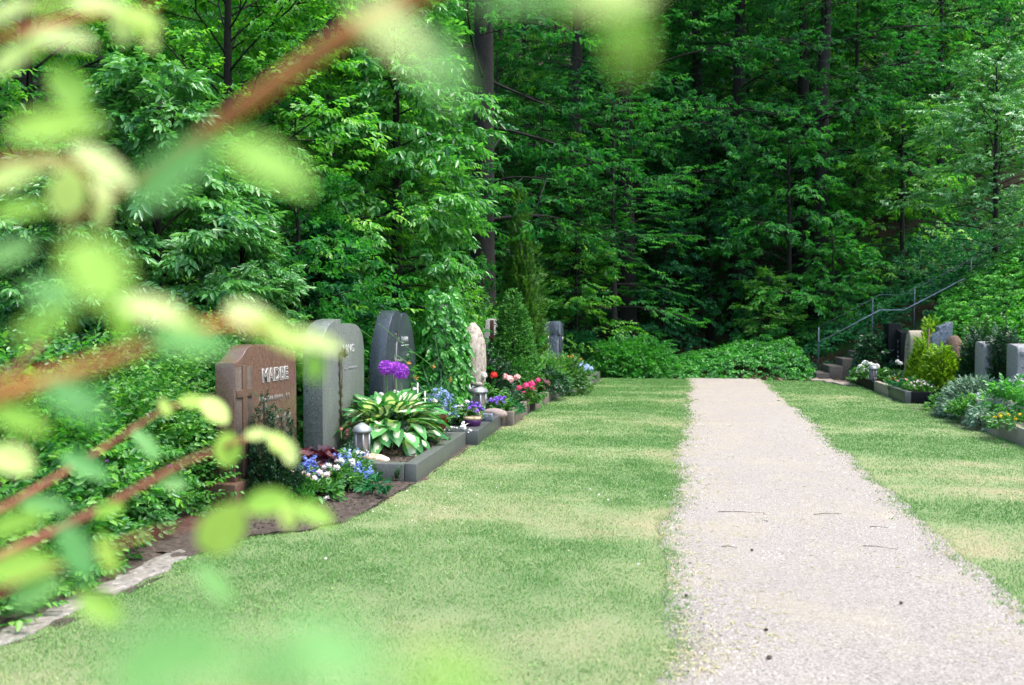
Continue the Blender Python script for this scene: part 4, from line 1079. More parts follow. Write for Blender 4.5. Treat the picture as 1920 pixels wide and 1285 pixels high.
# stone edging of the lawn, lower left
e = thing('stone_edging', 'pale weathered slabs edging the lawn at the lower left', 'edging', (-3.06, 4.0, 0))
r_ = np.random.default_rng(9)
for k, (y0, y1) in enumerate([(1.7, 2.45), (2.5, 3.12), (3.16, 3.85), (3.9, 4.42), (4.45, 4.98)]):
    w = 0.17 + r_.uniform(-0.035, 0.035); n = 9
    yy = np.linspace(y0, y1, n) - 4.0
    a = np.c_[np.full(n, w / 2) + r_.normal(0, 0.014, n), yy]; b = np.c_[np.full(n, -w / 2) + r_.normal(0, 0.012, n), yy][::-1]
    bevel(MB().prism(np.r_[a, b] + [r_.normal(0, 0.015), 0], -0.05, 0.016 + r_.uniform(-0.008, 0.006), 'z').build('slab', M['stone_slab'], e, rot=(r_.normal(0, 0.012), r_.normal(0, 0.02), r_.normal(0, 0.015))), 0.008)

# --- gravestone 1: red granite with cross and raised name
g1 = thing('gravestone', 'red-brown polished granite gravestone with curved shoulder, cross relief and outlined name', 'gravestone', (-3.5, 6.43, 0), 0, 'gravestones of the left row')
top = sm([(5.91, 1.115), (5.97, 1.125), (6.04, 1.165), (6.10, 1.215), (6.18, 1.24), (6.35, 1.245), (6.65, 1.22), (6.95, 1.15)], 5)
prof = np.r_[[(6.95, 0.2), (5.91, 0.2)], top] - [6.43, 0]
bevel(MB().prism(prof[::-1], -0.08, 0.08, 'x').build('slab', M['gran_red'], g1), 0.004)
bevel(MB().box((0, 0, 0.09), (0.26, 1.2, 0.22)).build('plinth', M['gran_red'], g1), 0.008)
MB().box((0.081, -0.385, 0.66), (0.006, 0.25, 0.84)).build('rough_panel', M['gran_red_rough'], g1)
cr = MB().box((0.09, -0.385, 0.66), (0.016, 0.062, 0.86)).box((0.0885, -0.385, 0.875), (0.0155, 0.235, 0.062)).build('cross', M['gran_red_cross'], g1); bevel(cr, 0.003)
text('MADBE', 0.15, M['letter'], g1, face_left, 0.082, 0.13, 0.985, 0.004, 0.006, 0.92)
text('MADBE', 0.15, M['gran_red'], g1, face_left, 0.0845, 0.13, 0.985, 0.004, -0.003, 0.92)
strokes(13, 0.055, 0.55, M['letter_dim'], g1, face_left, 0.081, 0.13, 0.79, 1)
strokes(10, 0.05, 0.42, M['letter_dim'], g1, face_left, 0.081, 0.2, 0.62, 2)
# upright dwarf conifer in front of it
c1 = np.array([-3.22, 6.12])
conifer('dwarf_conifer', 'dark upright dwarf conifer in front of the red-brown gravestone', (-3.2, 6.12, 0.03), 0.9, 0.16, 2200, SP['needle'], M['needle_yew'], 501, 0.45, 1.3, group='conifers on the graves', tops=[(-0.09, 0.0, 0.88, 0.10), (0.05, 0.03, 0.74, 0.13), (-0.02, -0.08, 0.6, 0.13), (0.1, -0.06, 0.5, 0.14)], sc=0.5, base=0.02)

# --- planting of the first bed
HL = []
def round_leaf(r, seed, lobes=5, cup=0.25, nseg=20):
    g = np.random.default_rng(seed); a = np.linspace(0.25, 2 * PI - 0.25, nseg)
    rr = r * (0.86 + 0.14 * np.cos(a * lobes) + g.normal(0, 0.03, nseg))
    v = [[0, 0, 0]] + [[rr[i] * 0.55 * math.sin(a[i]), r * 0.5 - rr[i] * 0.55 * math.cos(a[i]), cup * 0.25 * r + g.normal(0, 0.02 * r)] for i in range(nseg)] + [[rr[i] * math.sin(a[i]), r * 0.5 - rr[i] * math.cos(a[i]), cup * r * 0.35 + g.normal(0, 0.09 * r)] for i in range(nseg)]
    f3 = [[0, i + 1, i + 2] for i in range(nseg - 1)]
    f4 = [[1 + i, 1 + nseg + i, 2 + nseg + i, 2 + i] for i in range(nseg - 1)]
    return mesh_arrays('leaf', v, [np.array(f3), np.array(f4)], smooth=True)
heu = thing('heuchera', 'purple leaved heuchera among the blue flowers', 'plant', (-3.22, 6.85, 0.03))
rl_ = [round_leaf(0.085, k) for k in range(3)]
r_ = np.random.default_rng(88)
for k in range(46):
    a = r_.uniform(0, 2 * PI); q = math.sqrt(r_.random()); x, y = 0.26 * q * math.cos(a), 0.22 * q * math.sin(a)
    obj('leaf', rl_[k % 3], M['heuchera'], heu, (x, y, 0.10 + 0.17 * (1 - q * q) + r_.normal(0, 0.025)), (-0.75 * q + r_.normal(0.2, 0.25), r_.normal(0, 0.3), a - PI / 2), r_.uniform(0.65, 1.25))
MB().tube([(0, 0, 0), (0.02, 0, 0.2)], 0.02, 6).build('crown', M['heuchera'], heu)
fm = petalball(6, 0.006, 0.012, 0.011, 5, 0.3, 0.15)
def forget(label, loc, rx, ry, h, n, nf, mat, seed, group='forget-me-nots'):
    t = thing('forget_me_not', label, 'flowers', loc, 0, group)
    P, Dr, r = shrub_arrays(rx, ry, h, n, SP['bed'], seed, lump=0.4, upw=0.8)
    obj('foliage', cloud_mesh('foliage', SP['bed'], P * [1, 1, 0.8], Dr, r.uniform(0.5, 0.9, n), r, 0.5), M['leaf_bed'], t)
    # tiny five-petalled blossoms in loose clusters
    c = shrub_arrays(rx * 1.05, ry * 1.05, h * 1.12, nf, None, seed + 1, lump=0.4, fill=0.2)[0]
    k = 5
    P = np.repeat(c, k, 0) + r.normal(0, 0.010, (nf * k, 3))
    th = r.uniform(0, 2 * PI, len(P))
    pet = np.stack([leaf_v(0.011, 0.011, 0.0, 0.0) @ rotm((0, 0, 1), 2 * PI * j / 5).T for j in range(5)])
    V, Q, T = scatter([pet], P, np.c_[np.cos(th), np.sin(th), r.normal(0, 0.4, len(P))], r.uniform(0.8, 1.3, len(P)), r, 0.7)
    o = obj('blossoms', mesh_arrays('blossoms', V, [Q], T), mat, t); o['kind'] = 'stuff'
    return t
forget('blue forget-me-nots spreading between the purple heuchera and the kerb', (-3.03, 6.9, 0.03), 0.30, 0.24, 0.2, 220, 300, M['pet_blue'], 511)
forget('blue forget-me-nots beside the dwarf conifer', (-3.1, 6.46, 0.03), 0.12, 0.14, 0.24, 110, 110, M['pet_blue'], 512)
forget('pale forget-me-nots at the foot of the metal lantern', (-3.02, 7.12, 0.05), 0.2, 0.16, 0.22, 90, 110, M['pet_paleblue'], 513)
dz = daisy(11, 0.029, 3)
clump('bellis', 'white pompon daisies in front of the purple heuchera', 'flowers', (-3.02, 6.4, 0.03), (0.12, 0.12, 0.05, 50, SP['bed'], M['leaf_bed'], 0.6), ring_heads(17, 0.17, 0.15, 0.15, 0.03, 1), dz, M['pet_pinkwhite'], STEMG, 'pompon daisies', 521)
clump('bellis', 'white pompon daisies with bright leaves at the edge of the bare soil', 'flowers', (-2.90, 6.62, 0.03), (0.15, 0.16, 0.13, 110, SP['bed'], M['leaf_bed'], 0.9), ring_heads(10, 0.16, 0.16, 0.19, 0.03, 2), dz, M['pet_white'], STEMG, 'pompon daisies', 522)
clump('low_leafy_plant', 'low bright leafy plant before the pompon daisies', 'plant', (-2.90, 6.26, 0.03), (0.10, 0.10, 0.08, 60, SP['bed'], M['leaf_bed'], 1.1), [(0.12, -0.1, 0.02, 1.0)], dz, M['pet_white'], None, None, 523)
clump('mossy_cushion', 'fine green cushion plant beside the dwarf conifer', 'plant', (-3.04, 6.08, 0.03), (0.17, 0.16, 0.10, 420, SP['needle'], M['leaf_ground'], 0.4), [], dz, M['pet_white'], None, None, 524)
# weeds on the bare soil
for k, (x, y) in enumerate([(-2.52, 6.5), (-2.6, 6.72)]):
    clump('weed', ['small weed on the bare soil near the lawn', 'small weed on the bare soil near the kerb corner'][k], 'plant', (x, y, 0.04), (0.07, 0.06, 0.05, 12, SP['bed'], M['leaf_cool'], 1.0), [], dz, M['pet_white'], None, 'weeds on the bare soil', 530 + k)
# grass tuft at the kerb corner
mb = MB(); r_ = np.random.default_rng(6)
for k in range(26):
    a = r_.uniform(0, 2 * PI); hgt = r_.uniform(0.08, 0.17); b = np.array([r_.normal(0, 0.01), r_.normal(0, 0.01), 0])
    mb.tube([b, b + [0.02 * math.cos(a), 0.02 * math.sin(a), hgt * 0.6], b + [0.07 * math.cos(a), 0.07 * math.sin(a), hgt]], [0.0025, 0.002, 0.0006], 3)
tag(mb.build('grass_tuft', M['leaf_bed'], None, (-2.56, 7.13, 0.02)), 'tuft of long grass against the near kerb corner', 'grass')

# --- gravestone 2: grey-green granite in two parts
g2 = thing('gravestone', 'grey-green granite gravestone of two joined slabs with a bronze vine', 'gravestone', (-3.5, 8.0, 0), 0, 'gravestones of the left row')
lt = sm([(7.45, 1.25), (7.49, 1.30), (7.57, 1.375), (7.68, 1.425), (7.80, 1.445), (7.88, 1.45)], 5)
bevel(MB().prism((np.r_[[(7.88, 0), (7.45, 0)], lt] - [8.0, 0])[::-1], -0.1, 0.10, 'x').build('pillar', M['gran_green'], g2), 0.005)
rt = sm([(7.883, 1.40), (8.1, 1.405), (8.32, 1.395), (8.45, 1.35), (8.53, 1.26), (8.56, 1.12)], 5)
bevel(MB().prism((np.r_[[(8.56, 0), (7.883, 0)], rt] - [8.0, 0])[::-1], -0.1, 0.07, 'x').build('slab', M['gran_green'], g2), 0.005)
text('LANG', 0.115, M['letter'], g2, face_left, 0.072, 0.14, 1.15, 0.003, 0.0, 0.95)
vine = MB().tube([(0.105, -0.16, 0.35), (0.11, -0.15, 0.7), (0.108, -0.17, 0.9), (0.11, -0.155, 1.1)], [0.008, 0.007, 0.006, 0.004], 5).tube([(0.105, -0.13, 0.4), (0.11, -0.145, 0.65), (0.11, -0.12, 0.9), (0.11, -0.13, 1.05)], 0.005, 4).build('vine', M['bronze'], g2)
r_ = np.random.default_rng(4)
for k in range(16):
    z = 0.45 + 0.045 * k; side = 1 if k % 2 else -1
    o = obj('leaf', mesh_arrays('leaf', leaf_v(0.06, 0.035), [LEAFQ]), M['bronze'], vine, (0.112, -0.15 + 0.012 * side, z), (0.3, -1.2 * side, 0.0))
    o.rotation_euler = Matrix(((0, 0, 1), (side * 0.8, 0.6 * side, 0), (-0.6, 0.8, 0))).to_euler()
rosette = petalball(14, 0.03, 0.05, 0.035, 3, 0.0, 0.5); obj('blossom', rosette, M['bronze'], vine, (0.12, -0.15, 1.12), (0, PI / 2, 0), 1.3)
strokes(9, 0.04, 0.34, M['letter_dim'], g2, face_left, 0.0705, 0.2, 0.95, 5)

# --- kerbed plot 1 with soil, hosta, lantern
GK = 'kerbs of the left row'
kerb('dark grey granite kerb round a plot of bare soil and a variegated hosta', -3.36, -2.465, 7.2, 9.38, 0.165, 0.11, M['gran_grey'], GK, rot=0.062)
so = soil_patch('plot_soil', -3.34, -2.56, 7.29, 9.3, 0.115, 0.022, 14, 0.02); struct(so)
mb = MB(); r_ = np.random.default_rng(32)
for k in range(240):
    s = r_.uniform(0.008, 0.026); mb.rock((r_.uniform(-3.3, -2.58), r_.uniform(7.35, 9.18), 0.125 + s * 0.3), (s * 1.3, s, s * 0.7), k + 7, 0.3, 1)
stuff(mb.build('soil_crumbs', M['soil']), 'dark soil crumbs inside the kerbed plot with the hosta', 'soil')
tag(MB().rock((0, 0, 0), (0.24, 0.13, 0.10), 4, 0.12, 3).build('field_stone', M['stone_pebble'], None, (-2.86, 7.42, 0.155), (0.05, 0.1, 0.3), smooth=True), 'smooth brown and white stone lying on the plot soil', 'stone')
tag(MB().rock((0, 0, 0), (0.05, 0.05, 0.04), 9, 0.15, 2).build('field_stone', M['stone_pale'], None, (-3.0, 7.38, 0.145), smooth=True), 'tiny pale pebble left of the smooth brown stone', 'stone')
lantern('large hexagonal weathered metal lantern before the grey-green gravestone', (-3.03, 7.5, 0.12), 0.36, 0.165, M['zinc'])
# pink flowers behind the lantern
pk = petalball(12, 0.014, 0.02, 0.016, 6, -0.3, 0.4)
clump('pink_flowers', 'small salmon pink flowers either side of the large lantern', 'flowers', (-3.14, 7.78, 0.12), (0.16, 0.12, 0.12, 60, SP['bed'], M['leaf_dark'], 0.8), [(x, y, z, 1) for x, y, z in [(-0.2, -0.05, 0.26), (-0.17, 0.02, 0.22), (-0.14, -0.02, 0.2), (-0.2, 0.05, 0.16), (-0.13, -0.06, 0.25), (-0.16, 0.06, 0.3), (0.13, 0.0, 0.24), (0.16, 0.03, 0.2), (0.19, -0.02, 0.17), (0.14, 0.05, 0.3), (0.21, 0.04, 0.22), (0.24, 0.0, 0.19), (0.15, 0.06, 0.15), (-0.12, 0.03, 0.15)]], pk, M['pet_salmon'], STEMG, None, 541)
# little yellow figurine
fg = thing('figurine', 'tiny yellow figurine with dark eyes and a pale cap by the lantern', 'figurine', (-2.98, 7.28, 0.165), 0.3)
MB().lathe([(0.022, 0), (0.03, 0.02), (0.03, 0.05), (0.024, 0.062)], 10).build('body', M['yellow'], fg, smooth=True)
MB().lathe([(0.05, 0.062), (0.052, 0.07), (0.03, 0.08), (0.008, 0.085)], 10).build('cap', M['white'], fg, smooth=True)
for s in (-1, 1): MB().rock((0.012 * s, -0.029, 0.045), (0.01, 0.006, 0.012), 1, 0.05, 1).build('eye', M['black_paint'], fg)

# hosta: every leaf a part
def hosta_leaf(L, W, seed, droop):
    g = np.random.default_rng(seed); nu, nv = 9, 7
    v, rim = [], []
    for i in range(nu):
        t = i / (nu - 1); w = W / 2 * (math.sin(PI * min(1, t * 0.93 + 0.06) ** 0.85) ** 0.75)
        if i == nu - 1: w = 0.003
        for j in range(nv):
            s = (j / (nv - 1) - 0.5) * 2
            v.append([s * w, t * L, 0.22 * abs(s) ** 1.5 * w * (1 - t) - droop * L * t * t + 0.02 * L * math.sin(6 * t + 2 * s) + 0.012 * abs(s) * L * math.sin(16 * t)])
            rim.append(max(abs(s), 1.25 * t - 0.35 + 0.25 * abs(s)))
    q = [[i * nv + j, i * nv + j + 1, (i + 1) * nv + j + 1, (i + 1) * nv + j] for i in range(nu - 1) for j in range(nv - 1)]
    return mesh_arrays('leaf', v, [np.array(q)], attrs={'rim': rim}, smooth=True)
ho = thing('hosta', 'large variegated hosta with white centred leaves in the kerbed plot', 'plant', (-3.05, 8.35, 0.11))
hl = [hosta_leaf(0.23, 0.165, 1, 0.4), hosta_leaf(0.25, 0.175, 2, 0.65), hosta_leaf(0.21, 0.15, 3, 0.25), hosta_leaf(0.24, 0.15, 4, 0.85)]
r_ = np.random.default_rng(12)
for k in range(150):
    u = (k + 0.5) / 150; a = k * 2.39996 + r_.normal(0, 0.2); q = math.sqrt(u)
    el = 1.15 - 1.45 * u + r_.normal(0, 0.15)                  # inner leaves upright, outer ones hanging
    rad = 0.08 + 0.30 * q; z = 0.16 + 0.26 * (1 - u ** 1.6) + r_.normal(0, 0.03)
    obj('leaf', hl[(k * 7) % 4], M['hosta'], ho, (rad * math.cos(a) * 1.0, rad * math.sin(a) * 1.55, z), (el, r_.normal(0, 0.25), a - PI / 2), r_.uniform(0.75, 1.15))
for k in range(30):
    a = k * 2.39996; MB().tube([(0.05 * math.cos(a), 0.08 * math.sin(a), 0), (0.14 * math.cos(a), 0.2 * math.sin(a), 0.14), (0.26 * math.cos(a), 0.4 * math.sin(a), 0.24)], 0.006, 4).build('stalk', STEMG, ho)

# --- gravestone 3: dark heart shape
g3 = thing('gravestone', 'dark blue-grey heart shaped gravestone with a carved rose', 'gravestone', (-3.53, 9.74, 0), 0, 'gravestones of the left row')
hp = np.r_[[(10.3, 0), (9.22, 0)], sm([(9.19, 0.3), (9.17, 0.65), (9.21, 1.0), (9.31, 1.28), (9.46, 1.48), (9.60, 1.55), (9.70, 1.54), (9.765, 1.475)], 5), sm([(9.77, 1.475), (9.83, 1.515), (9.94, 1.525), (10.08, 1.46), (10.22, 1.27), (10.30, 0.98), (10.32, 0.6), (10.31, 0.2)], 5)]
bevel(MB().prism((hp - [9.74, 0])[::-1], -0.09, 0.09, 'x').build('slab', M['gran_blue'], g3), 0.004)
ros = MB().tube([(0.094, -0.2, 0.35), (0.095, -0.19, 0.7), (0.096, -0.17, 1.0), (0.096, -0.145, 1.2)], 0.008, 5).tube([(0.094, -0.26, 0.6), (0.095, -0.27, 0.85), (0.096, -0.24, 0.95)], 0.007, 5).build('carved_rose', M['letter_dim'], g3)
obj('blossom', rosette, M['letter_dim'], ros, (0.085, -0.14, 1.25), (0, PI / 2, 0), (1.7, 1.3, 0.8))
for z, s in ((0.8, 1), (0.95, -1)): MB().add(leaf_v(0.12, 0.06), LEAFQ).build('leaf', M['letter_dim'], ros, (0.096, -0.18, z), Matrix(((0, 0, 1), (0.8, 0.6 * s, 0), (-0.6 * s, 0.8, 0))).to_euler())
strokes(5, 0.09, 0.24, M['letter'], g3, face_left, 0.092, 0.16, 1.2, 7)
MB().box((0.092, 0.16, 1.13), (0.004, 0.26, 0.012)).build('underline', M['letter'], g3)
strokes(4, 0.05, 0.2, M['letter_dim'], g3, face_left, 0.092, -0.02, 0.95, 8)
strokes(4, 0.05, 0.16, M['letter_dim'], g3, face_left, 0.092, 0.3, 1.0, 9)
strokes(4, 0.05, 0.16, M['letter_dim'], g3, face_left, 0.092, 0.3, 0.9, 10)
# alliums
al = petalball(300, 0.062, 0.03, 0.013, 8, -0.95, 0.6)
for k, (px, py, d, lab) in enumerate([(724, 690, 8.75, 'leftmost purple allium ball before the heart shaped gravestone'), (742, 690, 9.15, 'middle purple allium ball, partly hidden by its neighbour'), (752, 697, 8.7, 'lowest purple allium ball at the right of the three')]):
    p = A3(px, py, d)
    t = thing('allium', lab, 'flower', (p[0], p[1], 0.12), 0, 'purple alliums')
    obj('flower', al, M['pet_allium'], t, (0, 0, p[2] - 0.12), (0, 0.1, k), [1.12, 1.0, 1.18][k])
    MB().tube([(0.02, 0, 0), (0.01, 0.01, p[2] * 0.5), (0, 0, p[2] - 0.14)], 0.006, 5).build('stem', STEMG, t)
# white tulips behind the hosta
tul = petalball(7, 0.022, 0.06, 0.04, 2, 0.2, 0.1)
clump('white_tulips', 'white flowers standing behind the variegated hosta', 'flowers', (-3.12, 9.0, 0.11), (0.3, 0.28, 0.32, 120, SP['ground'], M['leaf_bed'], 0.8), [(-0.25, -0.1, 0.5, 1), (-0.1, -0.05, 0.52, 1.1), (0.02, -0.1, 0.47, 1), (0.12, 0.05, 0.48, 0.9), (0.25, -0.1, 0.36, 1.2), (0.3, 0.1, 0.42, 1), (-0.2, 0.1, 0.45, 0.9), (0.05, 0.15, 0.55, 0.8)], tul, M['pet_white'], STEMG, None, 551)
# two white marker stakes
for k, (px, y0) in enumerate([(783, 718), (797, 732)]):
    p = A3(px, y0, 9.35)
    tag(MB().box((0, 0, (p[2] - 0.12) / 2), (0.012, 0.008, p[2] - 0.12)).build('plant_stake', M['white'], None, (p[0], p[1], 0.12)), ['taller white plant stake behind the hosta', 'shorter white plant stake beside the blue potted flowers'][k], 'stake', 'white plant stakes')
# daffodils gone over
df = thing('daffodil', 'tall daffodil leaves with withered orange heads before the ivy mound', 'flowers', (-3.05, 9.9, 0.12))
r_ = np.random.default_rng(2)
for k in range(26):
    a = r_.uniform(0, 2 * PI); hgt = r_.uniform(0.35, 0.75); b = np.array([r_.normal(0, 0.08), r_.normal(0, 0.10), 0]); ln = r_.uniform(0.08, 0.3)
    w = MB().tube([b, b + [0.1 * ln * math.cos(a), 0.1 * ln * math.sin(a), hgt * 0.6], b + [ln * math.cos(a), ln * math.sin(a), hgt]], [0.008, 0.007, 0.002], 4).build('leaf', M['leaf_elder'], df)
wh = petalball(8, 0.012, 0.04, 0.016, 12, -0.6, 0.8)
for k, (px, py) in enumerate([(766, 681), (812, 688), (844, 712), (780, 708)]):
    p = A3(px, py, 9.9) - np.array([-3.05, 9.9, 0.12])
    f = obj('flower', wh, M['pet_orange'], df, p, (0, 2.2, k)); 
    MB().tube([(-p[0] * 0.6, -p[1] * 0.6, -p[2]), (-p[0] * 0.4, -p[1] * 0.4, -p[2] * 0.4), (0, 0, 0)], 0.005, 4).build('stem', STEMG, f)

# ivy covered stone
iv = thing('ivy_mound', 'tall ivy covered gravestone, glossy leaves hiding it wholly', 'ivy', D(832, 11.7, 0.05))
P, Dr, r = shrub_arrays(0.29, 0.36, 1.72, 900, SP['ivy'], 560, lump=0.2, upw=-0.3, flat=0.55, fill=0.2)
Dr[:, 2] -= 0.9
obj('foliage', cloud_mesh('foliage', SP['ivy'], P, Dr, r.uniform(0.6, 0.95, len(P)), r, 0.4, upv=np.c_[P[:, 0], P[:, 1], 0.3 + 0 * P[:, 0]]), M['leaf_ivy'], iv)
bevel(MB().box((0, 0, 0.8), (0.24, 0.5, 1.6)).build('slab', M['stone_grey'], iv), 0.05)
p = D(868, 12.2)
tag(bevel(MB().box((0, 0, 0.42), (0.05, 0.05, 0.84)).build('wooden_post', M['wood_orange'], None, (p[0], p[1], 0))), 'narrow orange wooden post between ivy and pale boulder', 'post')

# --- plot 2: solid dark slab with ornaments
sl = thing('grave_slab', 'solid dark grey grave slab carrying ornaments and a basket', 'grave slab', (-2.93, 10.34, 0), 0.066)
bevel(MB().box((0, 0, 0.065), (0.92, 1.8, 0.21)).build('slab', M['gran_dark'], sl), 0.008)
bevel(MB().box((0.1, -0.25, 0.172), (0.5, 0.5, 0.008)).build('inlay', M['gran_black'], sl), 0.002)
ZT = 0.172
bk = thing('book_plaque', 'small stone book lying open on the dark grave slab', 'plaque', (-3.05, 10.35, ZT), 0.0)
R1 = Matrix.Rotation(math.radians(35), 3, 'Y') @ Matrix.Rotation(math.radians(-3), 3, 'Z')
for s in (-1, 1): bevel(MB().box((0, 0.12 * s, 0.09), (0.03, 0.23, 0.2), rot=np.array(Matrix.Rotation(math.radians(-35), 3, 'Y') @ Matrix.Rotation(0.15 * s, 3, 'Z'))).build('page', M['stone_grey'], bk), 0.006)
bevel(MB().box((-0.03, 0, 0.02), (0.16, 0.5, 0.04)).build('base', M['stone_grey'], bk), 0.006)
# terracotta pot with blue flowers
pt = thing('flower_pot', 'terracotta pot standing on the dark slab beside the hosta', 'pot', D(823, 9.75, ZT), 0)
MB().lathe([(0.065, 0), (0.10, 0.15), (0.115, 0.15), (0.118, 0.19), (0.1, 0.19), (0.09, 0.16)], 18).build('pot', M['terracotta'], pt, smooth=False)
MB().lathe([(0.1, 0.165), (0.05, 0.172), (0.003, 0.174)], 14).build('soil', M['soil'], pt)
q = D(823, 9.75)
forget('pale blue forget-me-nots growing in the terracotta pot', (q[0], q[1], ZT + 0.15), 0.17, 0.16, 0.26, 110, 190, M['pet_paleblue'], 571)
# basket with violet flowers
b = D(886, 10.2)
bs = thing('basket', 'small purple wicker basket with a tan rim and handle', 'basket', (b[0], b[1], ZT), 0.35)
MB().lathe([(0.085, 0), (0.1, 0.05), (0.108, 0.075)], 20, wob=lambda a, m: (1 + 0.03 * np.cos(a * 10))[None] * np.ones((m, 1)) * (1 + 0.02 * (np.arange(m) % 2))[:, None]).build('body', M['wicker_purple'], bs)
MB().lathe([(0.106, 0.074), (0.118, 0.09), (0.112, 0.115), (0.09, 0.11)], 20, wob=lambda a, m: (1 + 0.03 * np.cos(a * 10 + 2))[None] * np.ones((m, 1))).build('rim', M['wicker_tan'], bs)
aa = np.linspace(0, PI, 12); MB().tube(np.c_[0.09 * np.cos(aa), 0 * aa - 0.02, 0.1 + 0.12 * np.sin(aa)], 0.008, 6).build('handle', M['wicker_tan'], bs)
vi = petalball(12, 0.018, 0.026, 0.022, 4, -0.2, 0.35)
clump('violet_flowers', 'violet flowers spilling from the purple basket', 'flowers', (b[0] + 0.01, b[1] + 0.03, ZT + 0.1), (0.12, 0.10, 0.12, 40, SP['bed'], M['leaf_bed'], 0.7), ring_heads(22, 0.11, 0.10, 0.09, 0.07, 6), vi, M['pet_violet'], None, None, 573)
w = D(868, 10.35)
clump('white_primrose', 'white flowers with green leaves behind the basket', 'flowers', (w[0], w[1], ZT), (0.13, 0.12, 0.15, 60, SP['bed'], M['leaf_bed'], 1.0), [(-0.05, 0, 0.2, 1.1), (0.04, 0.02, 0.26, 1.2), (0.1, -0.02, 0.2, 1), (-0.1, 0.05, 0.19, 1), (0.0, -0.05, 0.22, 1)], petalball(10, 0.025, 0.045, 0.035, 7, 0.0, 0.3), M['pet_white'], STEMG, None, 574)
g_ = D(912, 10.7)
tag(bevel(MB().box((0, 0, 0.045), (0.16, 0.14, 0.09)).build('stone_block', M['gran_slate'], None, (g_[0], g_[1], ZT), (0, 0, 0.2)), 0.006), 'small blue-grey stone block right of the basket', 'stone block')
# dark log with white ornaments
lg = G(835, 793, ZT)
tag(MB().tube([(-0.19, -0.02, 0.045), (-0.08, 0.01, 0.05), (0.05, -0.01, 0.045), (0.17, 0.01, 0.04)], [0.03, 0.045, 0.042, 0.03], 9).rock((-0.08, 0, 0.1), (0.05, 0.04, 0.05), 2).rock((0.03, 0, 0.09), (0.06, 0.05, 0.04), 3).build('driftwood', M['bark'], None, (lg[0], lg[1], ZT - 0.003)), 'piece of dark driftwood lying on the slab', 'wood')
an = G(869, 806, ZT)
ag = thing('angel_figure', 'little white seated angel figurine at the slab edge', 'figurine', (an[0], an[1], ZT), -0.3)
MB().lathe([(0.03, 0), (0.034, 0.02), (0.024, 0.05), (0.014, 0.065), (0.01, 0.07)], 10).build('body', M['white'], ag, smooth=True)
MB().rock((0, 0, 0.083), (0.034, 0.034, 0.036), 1, 0.05, 2).build('head', M['white'], ag, smooth=True)
for s in (-1, 1):
    MB().add(leaf_v(0.06, 0.035, 0.3, 0.3), LEAFQ).build('wing', M['white'], ag, (0.01 * s, 0.015, 0.04), (0.9, 0, -0.9 * s))
    MB().tube([(0.02 * s, -0.01, 0.055), (0.03 * s, -0.025, 0.035), (0.01 * s, -0.034, 0.035)], 0.006, 5).build('arm', M['white'], ag)
r_ = np.random.default_rng(21)
for k, (px, py) in enumerate([(812, 806), (822, 807), (833, 808), (842, 808), (846, 803), (856, 805), (862, 806), (878, 812), (883, 810), (880, 808), (851, 803), (816, 792)]):
    p = G(px, py, ZT); s = r_.uniform(0.022, 0.045)
    tag(MB().rock((0, 0, s * 0.3), (s, s * 0.8, s * 0.6), k, 0.25, 1).build('white_pebble', M['white'], None, (p[0], p[1], ZT), (0, 0, k)), 'white pebble strewn in front of the driftwood on the dark slab', 'pebble', 'white pebbles on the slab')

# --- boulder gravestone
b = D(887, 12.5)
bo = thing('gravestone', 'rough pale upright boulder gravestone beside the ivy', 'gravestone', (b[0], b[1], 0), 0.1, 'gravestones of the left row')
r_ = np.random.default_rng(14); nn = 16; zz = np.linspace(0, 1, 17)
w_ = 0.185 * np.where(zz > 0.62, np.sqrt(np.maximum(0, 1 - ((zz - 0.62) / 0.385) ** 2)), 0.86 + 0.14 * sstep(0.1, 0.6, zz))
def wb(a, m): return 1 + 0.10 * (fbm(np.cos(a)[None] * 1.6 + 3 + 0 * zz[:, None], np.sin(a)[None] * 1.6 + zz[:, None] * 7, 14, 4) - 0.5) * 2
me = MB().lathe(np.c_[np.maximum(w_, 0.004), zz * 1.4], 28, wob=wb).mesh('stone', True)
me.transform(Matrix.Diagonal((1, 1.7, 1, 1)))
obj('stone', me, M['stone_pale'], bo)
for k in range(4):
    strokes(6, 0.035, 0.24, M['letter_dim'], bo, face_left, 0.15, 0.0, 1.02 - 0.08 * k, 40 + k)
# crucifix and slanted stone behind
b = D(920, 15.2)
sx = thing('gravestone', 'grey slanted gravestone carrying a dark wooden crucifix, left of the spruce', 'gravestone', (b[0], b[1], 0), 0, 'gravestones of the left row')
bevel(MB().prism([(-0.3, 0), (0.32, 0), (0.3, 1.46), (0.02, 1.44), (-0.2, 1.1)], -0.09, 0.06, 'x').build('slab', M['stone_grey'], sx), 0.01)
cf = bevel(MB().box((0.09, -0.28, 0.95), (0.06, 0.07, 0.96)).box((0.091, -0.22, 1.12), (0.058, 0.34, 0.07)).build('crucifix', M['wood_dark'], sx), 0.004)
for k in range(4): MB().rock((0.12, -0.33 + 0.01 * k, 1.02 - 0.07 * k), (0.06, 0.13 - 0.02 * k, 0.05), k, 0.2, 1).build('figure', M['zinc_dark'], cf)

